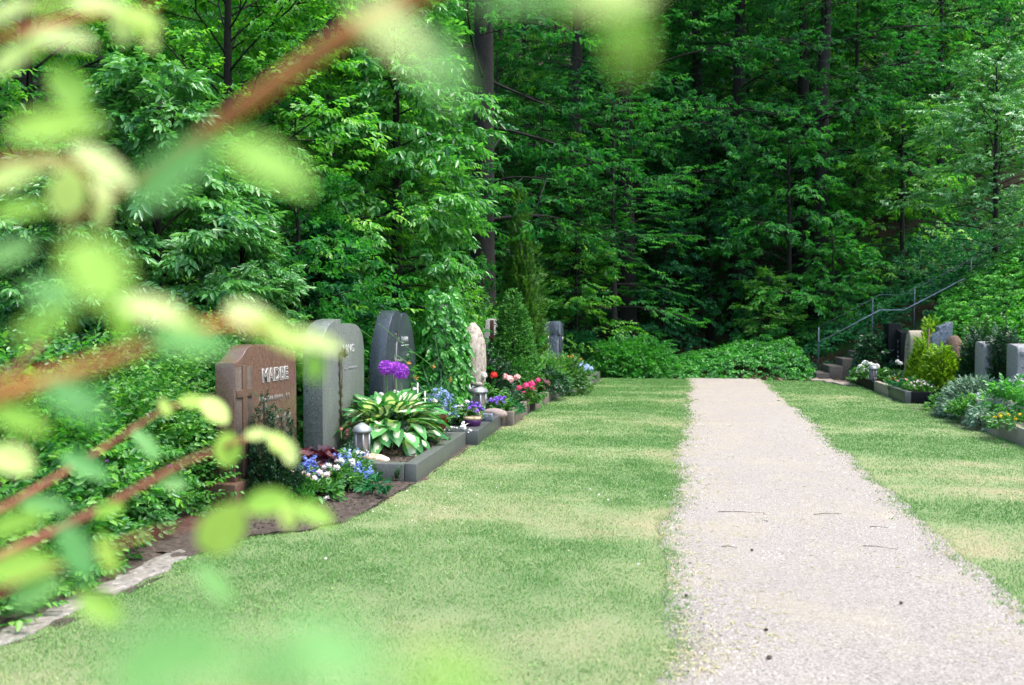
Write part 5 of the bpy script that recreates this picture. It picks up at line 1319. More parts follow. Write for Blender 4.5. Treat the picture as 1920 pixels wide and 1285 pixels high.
# conifers
GC = 'conifers on the graves'
b = D(962, 14.6)
conifer('dwarf_spruce', 'dense bright green conical dwarf spruce, tallest of the grave row', (b[0], b[1], 0), 1.98, 0.40, 3300, SP['needle'], M['needle_spruce'], 581, 0.68, 0.4, group=GC, lump=0.28, base=0.5, sc=0.8)
b = D(972, 14.2)
shrub('spruce_skirt', 'low spreading bright green conifer below the conical spruce', 0, 0, 0.42, 0.4, 0.62, 900, SP['needle'], M['needle_spruce'], 582, 'conifer', GC, 0.1, (b[0], b[1]), lump=0.3)
b = D(922, 13.2)
conifer('dwarf_yew', 'dark green bushy yew between the boulder and the spruce', (b[0], b[1], 0), 1.05, 0.3, 1300, SP['needle'], M['needle_yew'], 583, 0.4, 0.9, group=GC, tops=[(-0.12, 0, 1.1, 0.16), (0.05, 0.05, 0.95, 0.2), (0.15, -0.05, 0.75, 0.18), (0.0, -0.1, 0.6, 0.2)], sc=1.2)
b = D(975, 17.0)
conifer('columnar_cypress', 'tall narrow columnar cypress with a pointed tip behind the spruce', (b[0], b[1], 0), 4.05, 0.32, 2600, SP['cyp'], M['needle_cypress'], 584, 0.55, 2.2, group=GC, lump=0.25, tops=[(0, 0, 4.05, 0.27), (-0.12, 0.05, 3.3, 0.22), (0.13, -0.05, 3.0, 0.22)])
b = D(990, 17.6)
conifer('columnar_cypress', 'darker ragged cypress leaning out right of the columnar cypress', (b[0], b[1], 0), 3.0, 0.34, 1500, SP['needle_big'], M['needle_cypress'], 585, 0.4, 0.8, group=GC, lump=0.4, tops=[(0, 0, 3.1, 0.22), (0.1, 0, 2.6, 0.2), (-0.25, -0.1, 2.0, 0.2)])

# --- plot 3 and 4
kerb('brown granite kerb round the plot with the lantern and roses', -3.5, -2.45, 11.3, 13.2, 0.19, 0.10, M['stone_brown_kerb'], GK, rot=0.066)
kerb('grey-brown kerb of two stones round the plot below the spruce', -3.5, -2.44, 13.24, 16.0, 0.185, 0.10, M['stone_brown_kerb'], GK, split=2, mats=[M['stone_brown_kerb'], M['gran_grey']])
struct(soil_patch('plot_soil', -3.45, -2.52, 11.32, 13.1, 0.13, 0.02, 15, 0.04)); struct(soil_patch('plot_soil', -3.45, -2.54, 13.34, 15.9, 0.13, 0.02, 16, 0.05))
p = D(897, 11.75)
lantern('square grey metal lantern with a stone on its roof, before the boulder', (p[0], p[1], 0.13), 0.40, 0.24, M['zinc'], 4, rot=0.5)
tag(MB().rock((0, 0, 0), (0.16, 0.13, 0.07), 5, 0.2, 2).build('field_stone', M['stone_pale'], None, (p[0] - 0.02, p[1], 0.55), smooth=True), 'whitish stone lying on the square lantern', 'stone')
p2_ = D(878, 12.1)
lantern('second lantern half hidden behind the square one', (p2_[0], p2_[1], 0.05), 0.5, 0.2, M['zinc_dark'], 4, rot=0.3)
def at_plot(px, d, z=0.13): return D(px, d, z)
rose = petalball(26, 0.04, 0.05, 0.05, 9, -0.4, 0.25)
hyd = petalball(46, 0.055, 0.03, 0.028, 10, -0.4, 0.2)
clump('geranium', 'white and red flower heads above dark leaves right of the lantern', 'flowers', at_plot(922, 12.3), (0.22, 0.2, 0.3, 130, SP['bed'], M['leaf_bed'], 1.3), [(-0.12, 0.0, 0.5, 0.95)], hyd, M['pet_white'], STEMG, None, 601)
clump('red_geranium', 'single red flower head beside the white one', 'flowers', at_plot(926, 12.35), None, [(0, 0, 0.5, 0.95)], hyd, M['pet_red'], STEMG, None, 602)
clump('pink_roses', 'pale pink roses left of the magenta flowers', 'flowers', at_plot(958, 12.6), (0.12, 0.12, 0.3, 40, SP['bed'], M['leaf_dark'], 1.2), [(-0.08, 0, 0.46, 1.0), (0.0, -0.05, 0.43, 1.2), (0.1, 0, 0.46, 0.95)], rose, M['pet_pink'], STEMG, None, 603)
clump('violet_bellflower', 'violet bellflowers before the pink roses', 'flowers', at_plot(935, 11.8), (0.16, 0.14, 0.16, 60, SP['bed'], M['leaf_bed'], 1.0), ring_heads(24, 0.14, 0.12, 0.17, 0.07, 14), vi, M['pet_violet'], None, None, 604)
clump('magenta_geranium', 'bright magenta geranium cluster near the brown kerb', 'flowers', at_plot(984, 13.3), (0.2, 0.2, 0.18, 100, SP['bed'], M['leaf_bed'], 1.2), [(-0.16, -0.1, 0.2, 0.8), (-0.06, -0.08, 0.22, 0.9), (0.02, 0, 0.27, 1), (0.1, 0.03, 0.3, 1), (0.0, -0.12, 0.18, 0.8), (0.12, -0.05, 0.24, 0.8), (0.2, 0.05, 0.36, 0.7), (-0.1, 0.02, 0.24, 0.8)], hyd, M['pet_magenta'], STEMG, None, 605)
clump('ground_plant', 'low grey-green cover along the brown kerb', 'plant', at_plot(953, 12.1), (0.2, 0.45, 0.10, 130, SP['bed'], M['leaf_cool'], 0.8), [], dz, M['pet_white'], None, None, 606)
tag(MB().rock((0, 0, 0), (0.36, 0.26, 0.17), 8, 0.12, 3).build('field_stone', M['stone_pink'], None, at_plot(927, 11.5, 0.17), smooth=True), 'flat pinkish stone in front of the violet bellflowers', 'stone')
tag(MB().rock((0, 0, 0), (0.14, 0.12, 0.13), 3, 0.3, 2).build('field_stone', M['stone_grey'], None, at_plot(996, 13.5, 0.18), smooth=True), 'small grey stone by the joint of the two kerbs', 'stone')
pl = thing('grave_candle', 'small red and white grave candle left of the magenta flowers', 'candle', at_plot(952, 12.1))
MB().lathe([(0.035, 0), (0.04, 0.07), (0.035, 0.1)], 12).build('cup', M['red'], pl, smooth=True); MB().lathe([(0.038, 0.1), (0.04, 0.115), (0.02, 0.13)], 12).build('lid', M['white'], pl, smooth=True)
dk = thing('heuchera', 'dark slate leaved heuchera under the spruce', 'plant', at_plot(990, 14.2))
r_ = np.random.default_rng(71)
for k in range(26):
    a = r_.uniform(0, 2 * PI); q = math.sqrt(r_.random())
    obj('leaf', rl_[k % 3], M['heuchera'], dk, (0.38 * q * math.cos(a), 0.2 * q * math.sin(a), 0.22 + 0.2 * (1 - q) + r_.normal(0, 0.03)), (-0.6 * q, r_.normal(0, 0.3), a - PI / 2), r_.uniform(0.8, 1.3))
MB().tube([(0, 0, 0), (0.02, 0, 0.25)], 0.02, 6).build('crown', M['heuchera'], dk)
ur = thing('grave_urn', 'dark brown urn half hidden behind the magenta flowers', 'urn', at_plot(996, 13.5))
MB().lathe([(0.06, 0), (0.08, 0.1), (0.085, 0.22), (0.07, 0.26), (0.085, 0.28)], 14).build('vessel', M['wood_dark'], ur, smooth=True)
shrub('box_bush', 'loose green perennials with straw tips behind the grey-brown kerb', 0, 0, 0.42, 0.6, 0.62, 420, SP['sage'], M['leaf_low'], 611, 'shrub', 'plants of the far left plots', 0.1, (D(1022, 15.5)[0], D(1022, 15.5)[1]), lump=0.4, upw=1.2)
q = D(1062, 16.4); shrub('box_bush', 'dense rounded box bush at the far end of the kerbs', 0, 0, 0.40, 0.5, 0.58, 900, SP['box'], M['leaf_box'], 612, 'shrub', 'plants of the far left plots', 0.02, (q[0], q[1]), lump=0.3)
q = D(1025, 16.0); shrub('box_bush', 'dark leafy plant between the spruce and the box bush', 0, 0, 0.35, 0.4, 0.42, 260, SP['bed'], M['leaf_dark'], 613, 'shrub', 'plants of the far left plots', 0.12, (q[0] + 0.2, q[1] - 0.8), lump=0.3)
# --- far stones
b = D(1018, 18.6)
fs = thing('gravestone', 'polished dark gravestone with curved edge at the far end of the left row', 'gravestone', (b[0], b[1], 0), 0, 'gravestones of the left row')
bevel(MB().prism(np.r_[[(0.35, 0), (-0.3, 0)], sm([(-0.32, 0.7), (-0.2, 1.05), (-0.15, 1.36), (0.1, 1.4), (0.3, 1.25), (0.35, 0.9)], 4)][::-1], -0.16, 0.12, 'x').build('slab', M['gran_blue'], fs), 0.006)
for k in range(3): MB().box((0.122, 0.0, 1.05 - 0.15 * k), (0.004, 0.14, 0.07)).build('lettering', M['letter'], fs)
b = D(1040, 19.3)
fs = thing('gravestone', 'farthest left gravestone, tall grey pillar joined to a dark slab', 'gravestone', (b[0], b[1], 0), 0, 'gravestones of the left row')
bevel(MB().box((0, -0.12, 0.7), (0.2, 0.2, 1.4)).build('pillar', M['gran_slate'], fs), 0.006)
bevel(MB().box((0.05, 0.14, 0.68), (0.22, 0.3, 1.36)).build('slab', M['gran_blue'], fs), 0.006)
bevel(MB().box((0, -0.12, 1.25), (0.28, 0.22, 0.3)).build('head', M['gran_slate'], fs), 0.006)
strokes(3, 0.1, 0.14, M['letter'], fs, face_left, 0.162, 0.14, 1.0, 61)
kerb('grey granite kerb of the farthest left plot', -3.3, -2.18, 18.0, 20.4, 0.2, 0.12, M['gran_grey'], GK, split=2)
struct(soil_patch('plot_soil', -3.3, -2.32, 18.1, 20.3, 0.14, 0.02, 17, 0.08))
q = D(1078, 18.9); lantern('small dark lantern on the farthest left plot', (q[0], q[1], 0.14), 0.34, 0.2, M['zinc_dark'], 4)
q = D(1092, 19.0); clump('far_flowers', 'blue and white flowers beside the farthest lantern', 'flowers', (q[0], q[1], 0.14), (0.2, 0.3, 0.2, 70, SP['bed'], M['leaf_bed'], 1.3), ring_heads(14, 0.2, 0.3, 0.2, 0.08, 15), hyd, M['pet_paleblue'], None, None, 621)
q = D(1062, 19.2); clump('far_flowers', 'yellow green perennials left of the farthest lantern', 'flowers', (q[0], q[1], 0.12), (0.4, 0.4, 0.4, 160, SP['sage'], M['leaf_low'], 1.6), ring_heads(12, 0.35, 0.35, 0.4, 0.1, 16, (0.4, 0.6)), hyd, M['pet_orange'], None, None, 622)
# deadnettles by the edging
q = G(255, 985)
clump('deadnettle', 'deadnettles with small purple flowers beside the stone edging', 'flowers', (q[0] - 0.02, q[1] + 0.1, 0), (0.34, 0.32, 0.34, 150, SP['ground'], M['leaf_elder'], 0.8), [(x * 0.34, y * 0.32, 0.28 + 0.06 * ((k * 3) % 4), 0.6) for k, (x, y) in enumerate([(-0.8, -0.4), (-0.4, -0.6), (0, -0.7), (0.4, -0.5), (0.8, -0.3), (0.2, -0.2), (0.6, 0.1), (-0.2, 0.0), (0.9, 0.2)])], vi, M['pet_allium'], None, None, 631)

# ================================================================== RIGHT ROW
GKR = 'kerbs of the right row'
GSR = 'gravestones of the right row'
struct(soil_patch('soil_bed', 3.45, 5.3, 8.5, 21.2, -0.002, 0.02, 18, 0.06))
kerb('dark kerb of the right plot next to the steps', 3.55, 4.6, 18.3, 21.0, 0.19, 0.10, M['gran_black'], GKR, front_at='min')
kerb('kerb part tan sandstone, part polished black granite, round the golden conifers', 3.55, 4.75, 15.65, 18.22, 0.21, 0.10, M['gran_black'], GKR, front_at='min', split=2, mats=[M['gran_dark'], M['stone_tan_kerb']])
kerb('tan stone kerb at the right edge, overhung by silver leaves', 3.68, 5.0, 8.6, 13.0, 0.2, 0.11, M['stone_tan_kerb'], GKR, front_at='min', split=3)
struct(soil_patch('plot_soil', 3.65, 4.6, 18.4, 20.9, 0.14, 0.02, 19, 0.08)); struct(soil_patch('plot_soil', 3.65, 4.75, 15.76, 18.1, 0.16, 0.02, 20, 0.06)); struct(soil_patch('plot_soil', 3.79, 5.0, 8.7, 12.9, 0.14, 0.02, 22, 0.06))
# worn threshold stones between lawn and steps
for k, (x, y, w, d) in enumerate([(3.2, 20.6, 0.5, 0.5), (2.95, 21.05, 0.5, 0.3), (3.25, 19.9, 0.3, 0.6)]):
    tag(bevel(MB().box((0, 0, 0.0), (w, d, 0.05)).build('paving_slab', M['stone_tan_kerb'], None, (x, y, 0.008 + 0.004 * k), (0.01 * k, 0.01, 0.1 * k)), 0.01), ['worn paving slab before the dark kerb', 'worn paving slab at the foot of the steps', 'narrow paving slab at the lawn edge before the dark kerb'][k], 'paving slab')
def R(px, y, z=0.0):                                   # point at world distance y seen under photo column px
    r = ray(px, 597)
    return np.array([r[0] * y / r[1], y, z])
# black double pillar
b = R(1685, 20.0)
s = thing('gravestone', 'tall black granite double pillar gravestone beside the steps', 'gravestone', (b[0], b[1], 0.1), 0, GSR)
bevel(MB().box((-0.06, 0.32, 0.62), (0.26, 0.5, 1.26)).build('pillar', M['gran_black'], s), 0.006)
bevel(MB().prism([(-0.36, 0), (0.06, 0), (0.06, 1.12), (-0.36, 1.06)], -0.03, 0.22, 'x').build('pillar', M['gran_black'], s), 0.006)
for k in range(5): strokes(2, 0.07, 0.1, M['letter'], s, face_right, -0.035, -0.15, 0.86 - 0.11 * k, 70 + k)
# tan rough stone
b = R(1716, 19.0)
s = thing('gravestone', 'rough tan sandstone gravestone with a peaked edge beside the black pillar', 'gravestone', (b[0], b[1], 0.1), 0, GSR)
me = MB().prism(np.r_[[(0.3, 0), (-0.26, 0)], sm([(-0.24, 0.5), (-0.18, 0.95), (-0.08, 1.1), (0.08, 1.08), (0.25, 0.85), (0.3, 0.45)], 4)][::-1], -0.14, 0.16, 'x').build('slab', M['stone_tan'], s); bevel(me, 0.03, 3)
for k in range(6): strokes(3, 0.05, 0.16, M['letter_dim'], s, face_right, -0.142, -0.02, 0.82 - 0.09 * k, 80 + k)
# slanted grey stone in two slabs
b = R(1757, 18.2)
s = thing('gravestone', 'slate grey gravestone of two slabs with a slanted top behind the golden conifer', 'gravestone', (b[0], b[1], 0.1), 0, GSR)
bevel(MB().prism([(-0.02, 0), (0.23, 0), (0.25, 1.30), (0.0, 1.19)], -0.14, 0.14, 'y').build('slab', M['gran_slate'], s), 0.008)
bevel(MB().prism([(-0.2, 0), (-0.024, 0), (-0.004, 1.12), (-0.14, 1.0)], -0.2, 0.1, 'y').build('slab', M['gran_slate'], s), 0.008)
# brown mossy stump-like stone
b = R(1790, 17.6)
s = thing('gravestone', 'low brown mossy stone between the slate gravestone and the yew hedge', 'gravestone', (b[0], b[1], 0.05), 0, GSR)
MB().rock((0, 0, 0.48), (0.42, 0.5, 1.15), 6, 0.14, 3).build('stone', M['stone_rust'], s, smooth=True)
# pale stones
for k, (px, d, h, lab) in enumerate([(1856, 14.6, 1.02, 'weathered grey gravestone with a notched top between the two yew columns'), (1920, 13.3, 1.02, 'weathered grey gravestone cut off by the right edge')]):
    b = R(px, d)
    s = thing('gravestone', lab, 'gravestone', (b[0], b[1], 0.05), 0, GSR)
    bevel(MB().prism(np.r_[[(0.3, 0), (-0.14, 0)], sm([(-0.14, h - 0.14), (-0.12, h - 0.05), (-0.05, h), (0.25, h + 0.02), (0.3, h - 0.1)], 4)][::-1], -0.12, 0.1, 'x').build('slab', M['stone_grey'], s), 0.01)
    bevel(MB().box((-0.01, -0.146, 0.9 * h), (0.16, 0.016, 0.06)).build('notch_frame', M['stone_grey'], s), 0.006)
    for j in range(4): strokes(3, 0.06, 0.12, M['letter_dim'], s, lambda o, X, Y, Z: setattr(o, 'matrix_local', Matrix(((1, 0, 0, X), (0, 0, -1, Y), (0, 1, 0, Z), (0, 0, 0, 1)))), -0.01, -0.142, 0.72 * h - 0.13 * j, 90 + j + 10 * k)
# conifers
GCR = 'golden conifers of the right row'
b = R(1766, 16.35)
conifer('golden_conifer', 'broad golden-green dwarf conifer inside the black granite kerb', (b[0], b[1], 0.12), 0.86, 0.36, 1700, SP['cyp'], M['needle_gold'], 701, 0.75, 0.9, group=GCR, lump=0.45, sc=0.6)
b = R(1731, 17.4)
conifer('golden_conifer', 'narrow golden-green conifer left of the broad one', (b[0], b[1], 0.12), 0.98, 0.24, 1100, SP['cyp'], M['needle_gold'], 702, 0.6, 1.4, group=GCR, lump=0.3, sc=0.6)
b = R(1744, 18.6)
conifer('golden_conifer', 'slim golden-green conifer tip beside the slate gravestone', (b[0], b[1], 0.1), 1.36, 0.16, 700, SP['cyp'], M['needle_gold'], 703, 0.5, 1.8, group=GCR, sc=0.7)
p = R(1737, 17.0)
gs = thing('garden_stake', 'thin dark rusty rod standing before the slim golden conifer', 'stake', (p[0], p[1], 0.12))
MB().tube([(0, 0, 0), (0.01, 0, 0.5), (0.05, 0, 1.15)], 0.014, 6).build('rod', M['wood_dark'], gs); MB().tube([(-0.05, 0, 0.35), (0.06, 0, 0.36)], 0.008, 5).build('crossbar', M['wood_dark'], gs)
# yew columns
for k, (px, d, w, h, lab) in enumerate([(1824, 15.6, 0.24, 1.3, 'left dark yew column between the right gravestones'), (1887, 14.4, 0.2, 1.3, 'right dark yew column between the two weathered grey gravestones'), (1850, 16.6, 0.36, 1.4, 'yew hedge rising behind the notched grey gravestone')]):
    b = R(px, d); r_ = np.random.default_rng(60 + k)
    conifer('yew_column', lab, (b[0], b[1], 0), h, w, 2000, SP['box'], M['needle_yew'] if k < 2 else M['leaf_box'], 710 + k, 0.22, 1.8, group='yew columns of the right row', tops=[(r_.uniform(-w, w) * 0.7, r_.uniform(-w, w) * 0.8, h * r_.uniform(0.8, 1.1), w * 0.45) for _ in range(9)], sc=1.2)
# sage cushion
b = R(1832, 13.6)
shrub('santolina', 'big rounded grey-green cushion shrub spilling over the lawn edge', 0, 0, 0.44, 0.5, 0.5, 1900, SP['sage'], M['leaf_sage'], 720, 'shrub', None, 0.0, (b[0], b[1]), lump=0.25, upw=0.6)
b = R(1775, 14.6)
shrub('seedling', 'small yellowish seedling left of the grey-green cushion', 0, 0, 0.14, 0.14, 0.2, 50, SP['bed'], M['leaf_low'], 721, 'plant', None, 0.0, (b[0] - 0.1, b[1]), lump=0.4)
# rhododendron and white flowers
b = R(1645, 20.4)
shrub('rhododendron', 'dark glossy evergreen shrub between the steps and the black pillar', 0, 0, 0.36, 0.4, 0.85, 600, SP['lowbig'], M['leaf_dark'], 722, 'shrub', None, 0.1, (b[0], b[1]), lump=0.3)
b = R(1630, 19.6, 0.14)
clump('white_hydrangea', 'white flower heads behind the grey lantern at the dark kerb', 'flowers', b, (0.36, 0.3, 0.22, 150, SP['bed'], M['leaf_bed'], 1.3), [(-0.16, 0, 0.26, 1.3), (-0.06, 0.05, 0.33, 1.5), (0.05, 0.08, 0.3, 1.4), (0.16, 0.05, 0.28, 1.3), (-0.02, -0.1, 0.22, 1.2), (-0.12, -0.08, 0.2, 1.2), (-0.24, 0, 0.17, 1.0)], hyd, M['pet_white'], STEMG, None, 731)
b = R(1668, 19.4, 0.14)
clump('white_hydrangea', 'low white flower heads right of the grey lantern', 'flowers', b, (0.3, 0.25, 0.15, 100, SP['bed'], M['leaf_bed'], 1.2), [(-0.05, 0, 0.16, 1.2), (0.08, -0.05, 0.14, 1.2), (0.2, 0.15, 0.4, 0.8), (0.25, 0.1, 0.36, 0.8)], hyd, M['pet_white'], STEMG, None, 732)
b = R(1638, 18.75, 0.14)
lantern('grey lantern standing among the white flowers of the right row', b, 0.36, 0.17, M['zinc_dark'], 8)
b = R(1685, 17.75, 0.16)
clump('pansy', 'orange pansies at the tan end of the right kerb', 'flowers', b, (0.2, 0.2, 0.12, 60, SP['bed'], M['leaf_bed'], 1.0), [(-0.12, 0, 0.12, 1.2), (-0.05, -0.05, 0.14, 1.2), (0.02, 0.02, 0.12, 1)], vi, M['pet_orange'], None, None, 733)
b = R(1702, 16.9, 0.16)
clump('pansy', 'small pink flowers between pansies and heather', 'flowers', b, (0.26, 0.3, 0.14, 90, SP['bed'], M['leaf_cool'], 1.0), ring_heads(9, 0.22, 0.25, 0.13, 0.05, 18), vi, M['pet_salmon'], None, None, 734)
b = R(1728, 16.15, 0.16)
clump('heather', 'white and pink heather cushion in front of the golden conifers', 'flowers', b, (0.26, 0.24, 0.15, 130, SP['needle'], M['leaf_low'], 1.0), ring_heads(60, 0.24, 0.22, 0.10, 0.10, 19, (0.6, 0.9)), vi, M['pet_pinkwhite'], None, None, 735)
b = R(1704, 19.3, 0.1)
wb_ = thing('stone_bench', 'tiny stone bench ornament before the tan gravestone', 'ornament', b)
bevel(MB().box((0, 0, 0.17), (0.26, 0.16, 0.05)).build('seat', M['stone_grey'], wb_), 0.008)
for s_ in (-1, 1): MB().box((0.08 * s_, 0, 0.07), (0.05, 0.13, 0.15)).build('leg', M['stone_grey'], wb_)
# right edge planting
b = R(1855, 12.7, 0.14)
shrub('silver_ragwort', 'silvery white leaved plant hanging over the tan kerb', 0, 0, 0.24, 0.26, 0.22, 260, SP['silver'], M['leaf_silver'], 740, 'plant', 'silver plants of the right row', 0.14, (b[0] + 0.1, b[1]), lump=0.3)
b = R(1852, 12.15)
shrub('trailing_ivy', 'variegated trailing plant spilling down the tan kerb', 0, 0, 0.10, 0.16, 0.2, 110, SP['bed'], M['leaf_sage'], 741, 'plant', None, 0.06, (3.68, b[1]), lump=0.3)
b = R(1822, 12.85)
shrub('heath', 'green and reddish heath tuft at the kerb corner', 0, 0, 0.2, 0.2, 0.2, 220, SP['needle'], M['leaf_low'], 742, 'plant', None, 0.12, (b[0], b[1]), lump=0.3)
b = R(1900, 12.4)
shrub('leafy_perennial', 'fresh green broad leaved perennial behind the yellow pansies', 0, 0, 0.3, 0.34, 0.36, 150, SP['lowbig'], M['leaf_cherry'], 743, 'plant', None, 0.14, (b[0], b[1]), lump=0.3)
b = R(1915, 13.2)
shrub('silver_ragwort', 'silvery plant at the foot of the gravestone on the right edge', 0, 0, 0.3, 0.26, 0.42, 200, SP['silver'], M['leaf_silver'], 744, 'plant', 'silver plants of the right row', 0.14, (b[0], b[1]), lump=0.3)
b = R(1912, 11.2, 0.14)
clump('pansy', 'yellow pansies above the tan kerb at the right edge', 'flowers', b, (0.3, 0.4, 0.12, 130, SP['bed'], M['leaf_bed'], 1.0), ring_heads(22, 0.26, 0.4, 0.12, 0.05, 20), vi, M['pet_yellow'], None, None, 745)

# ---- small things on path and lawn
r_ = np.random.default_rng(91)
for k, (px, py, ln, an) in enumerate([(1390, 962, 0.34, 0.1), (1552, 965, 0.22, 0.35), (1648, 990, 0.12, 0.0), (1650, 1028, 0.2, -0.2), (1368, 1027, 0.1, 0.0)]):
    p = G(px, py, 0.02)
    tag(MB().tube([(-ln / 2, 0, 0.004), (-ln * 0.1, ln * 0.04, 0.008), (ln / 2, 0, 0.004)], [0.0025, 0.0022, 0.0012], 5).build('fallen_twig', M['twig'], None, (p[0], p[1], 0.02), (0, 0, an)), ['longest fallen twig lying on the gravel path', 'slanting fallen twig near the middle of the path', 'short twig right of the slanting twig on the path', 'thin twig on the right half of the gravel path', 'short twig near the left edge of the path'][k], 'twig', 'twigs on the path')
for k, (px, py, s) in enumerate([(1443, 1234, 0.028), (1410, 1032, 0.022), (1287, 1118, 0.024), (1690, 1132, 0.02), (1437, 1182, 0.018)]):
    p = G(px, py, 0.02)
    tag(MB().rock((0, 0, 0.006), (s, s, s * 0.7), k, 0.3, 1).build('dark_clod', M['soil'], None, (p[0], p[1], 0.018)), ['largest dark clod on the path near the bottom', 'dark clod in the middle of the path', 'dark clod at the left edge of the path', 'dark clod on the right half of the path', 'small dark clod above the largest one'][k], 'clod', 'dark clods on the path')
N = 90
y = 4.5 * (20 / 4.5) ** r_.random(N); x = lawn_l(y) + (path_l(y) - lawn_l(y)) * r_.random(N)
th = r_.uniform(0, 2 * PI, N)
V, Q, T = scatter([leaf_v(0.02, 0.014, 0.4, 0.4)[None]], np.c_[x, y, 0.03 + 0 * x], np.c_[np.cos(th), np.sin(th), 0.3 + 0 * x], r_.uniform(0.5, 1.2, N), r_, 0.5)
stuff(obj('petals', mesh_arrays('petals', V, [Q], T), M['pet_white']), 'white petals and daisies dotted over the lawn', 'petals')

# broad-leaved weeds in the lawn, dry clippings on the gravel
def weeds(N, xl, xr, seed):
    r = np.random.default_rng(seed)
    y = 3.2 * (20.5 / 3.2) ** r.random(N); x = xl(y) + (xr(y) - xl(y)) * r.random(N)
    k = vnoise(x * 1.3, y * 1.3, 81) > 0.45
    x, y = x[k], y[k]
    xx = np.repeat(x, 6) + r.normal(0, 0.02, len(x) * 6); yy = np.repeat(y, 6) + r.normal(0, 0.02, len(x) * 6)
    th = r.uniform(0, 2 * PI, len(xx))
    return np.c_[xx, yy, np.full(len(xx), 0.012)], np.c_[np.cos(th), np.sin(th), r.uniform(0.1, 0.6, len(xx))], r
P1, D1, r1 = weeds(900, lawn_l, path_l, 5); P2, D2, r2 = weeds(600, path_r, lawn_r, 6)
P_, D_ = np.r_[P1, P2], np.r_[D1, D2]
V, Q, T = scatter([needle_v(0.02, 0.010)[None], needle_v(0.016, 0.012)[None]], P_, D_, r1.uniform(0.6, 1.3, len(P_)), r1, 0.4)
stuff(obj('weeds', mesh_arrays('weeds', V, [Q], T * 0.4), M['grass']), 'small broad leaved weeds and clover scattered through the lawn', 'weeds')
r = np.random.default_rng(44); N = 2600
y = 3.0 * (16 / 3.0) ** r.random(N); w = path_r(y) - path_l(y); u = np.where(r.random(N) < 0.6, np.abs(r.normal(0, 0.16, N)), r.random(N)); u = np.clip(u, 0, 1)
x = path_l(y) + w * u; k = vnoise(x * 2.2, y * 1.5, 83) > 0.42; x, y = x[k], y[k]; th = r.uniform(0, 2 * PI, len(x))
V, Q, T = scatter([needle_v(0.05, 0.006)[None]], np.c_[x, y, np.full(len(x), 0.022)], np.c_[np.cos(th), np.sin(th), r.normal(0, 0.06, len(x))], r.uniform(0.5, 1.3, len(x)), r, 0.2)
stuff(obj('dry_clippings', mesh_arrays('dry_clippings', V, [Q], 0.65 + 0.35 * T), M['grass']), 'straw coloured dry grass clippings strewn on the gravel', 'clippings')

# ================================================================== FOREGROUND SHRUB (out of focus, close to the camera)
fs = thing('foreground_shrub', 'blurred shrub with red-brown twigs and pale yellow-green leaves close to the camera', 'shrub', (-0.75, 0.25, 0))
BASE = np.array([-0.75, 0.25, 0.0])
def fp(px, py, z): return A3(px, py, z) - BASE
def near_leaf(seed, fold, curl):
    g = np.random.default_rng(seed); nu, nv = 8, 5; v = []
    for i in range(nu):
        t = i / (nu - 1); w = 0.36 * math.sin(PI * (0.04 + 0.94 * t)) ** 0.6
        for j in range(nv):
            s = (j / (nv - 1) - 0.5) * 2
            v.append([s * w, t, fold * abs(s) * w - curl * t * t + 0.02 * math.sin(9 * t) * abs(s)])
    q = [[i * nv + j, i * nv + j + 1, (i + 1) * nv + j + 1, (i + 1) * nv + j] for i in range(nu - 1) for j in range(nv - 1)]
    return mesh_arrays('leaf', v, [np.array(q)], smooth=True)
NL = [near_leaf(1, 0.25, 0.1), near_leaf(2, 0.1, 0.2), near_leaf(3, 0.35, 0.05)]
TONE = {'p': 'near_pale', 'l': 'near_lime', 'm': 'near_mint'}
r_ = np.random.default_rng(19)
def branch(pts, r0, r1, mat, leaves):
    """pts: (px, py, distance) along a twig; leaves: (px, py, length px, width/length, angle deg, distance)"""
    P = np.array([fp(*p) for p in pts])
    P = np.array([np.interp(np.linspace(0, 1, 14), np.linspace(0, 1, len(P)), P[:, j]) for j in range(3)]).T
    b = MB().tube(P, np.linspace(r0, r1, 14), 8).build('branch', mat, fs, smooth=True)
    for (px, py, ln, asp, ang, z, tone) in leaves:
        blur = 0.013 * FOC * (1 / z - 1 / 9.5)                 # the lens spreads a near leaf; its true size is smaller
        L = max(ln * 0.5, ln - 0.12 * blur) / FOC * z
        c = fp(px, py, z); a = math.radians(ang)
        ax = RT * math.cos(a) + UP * math.sin(a)
        tilt = r_.normal(0, 0.35); yaw_ = r_.normal(0, 0.4)
        nrm = -FW * 0.8 * math.cos(tilt) + UP * (0.5 + 0.3 * r_.random()) + RT * (0.5 * yaw_ + 0.4)
        nrm = nrm - ax * (nrm @ ax); nrm /= np.linalg.norm(nrm)
        x = np.cross(ax, nrm)
        Mx = np.stack([x * (asp / 0.72), ax, nrm], 1)
        o = obj('leaf', NL[r_.integers(3)], M[TONE[tone]], b)
        o.matrix_local = Matrix([[Mx[i][0] * L, Mx[i][1] * L, Mx[i][2] * L, c[i] - ax[i] * L / 2] for i in range(3)] + [[0, 0, 0, 1]])
    return b
branch([(120, 425, 0.56), (260, 335, 0.52), (400, 240, 0.48), (640, 70, 0.46), (860, -50, 0.46), (1150, -180, 0.46)], 0.0015, 0.0085, M['twig_brown'], [
    (329, 329, 200, 0.45, 215, 0.30, 'm'), (497, 308, 195, 0.55, -25, 0.30, 'l'), (730, 60, 190, 0.55, -40, 0.20, 'p'), (815, 130, 160, 0.6, -50, 0.19, 'm'), (1000, -5, 220, 0.4, 5, 0.19, 'm'), (1180, 60, 160, 0.6, -75, 0.19, 'l'), (1140, -25, 190, 0.6, 20, 0.19, 'p')])
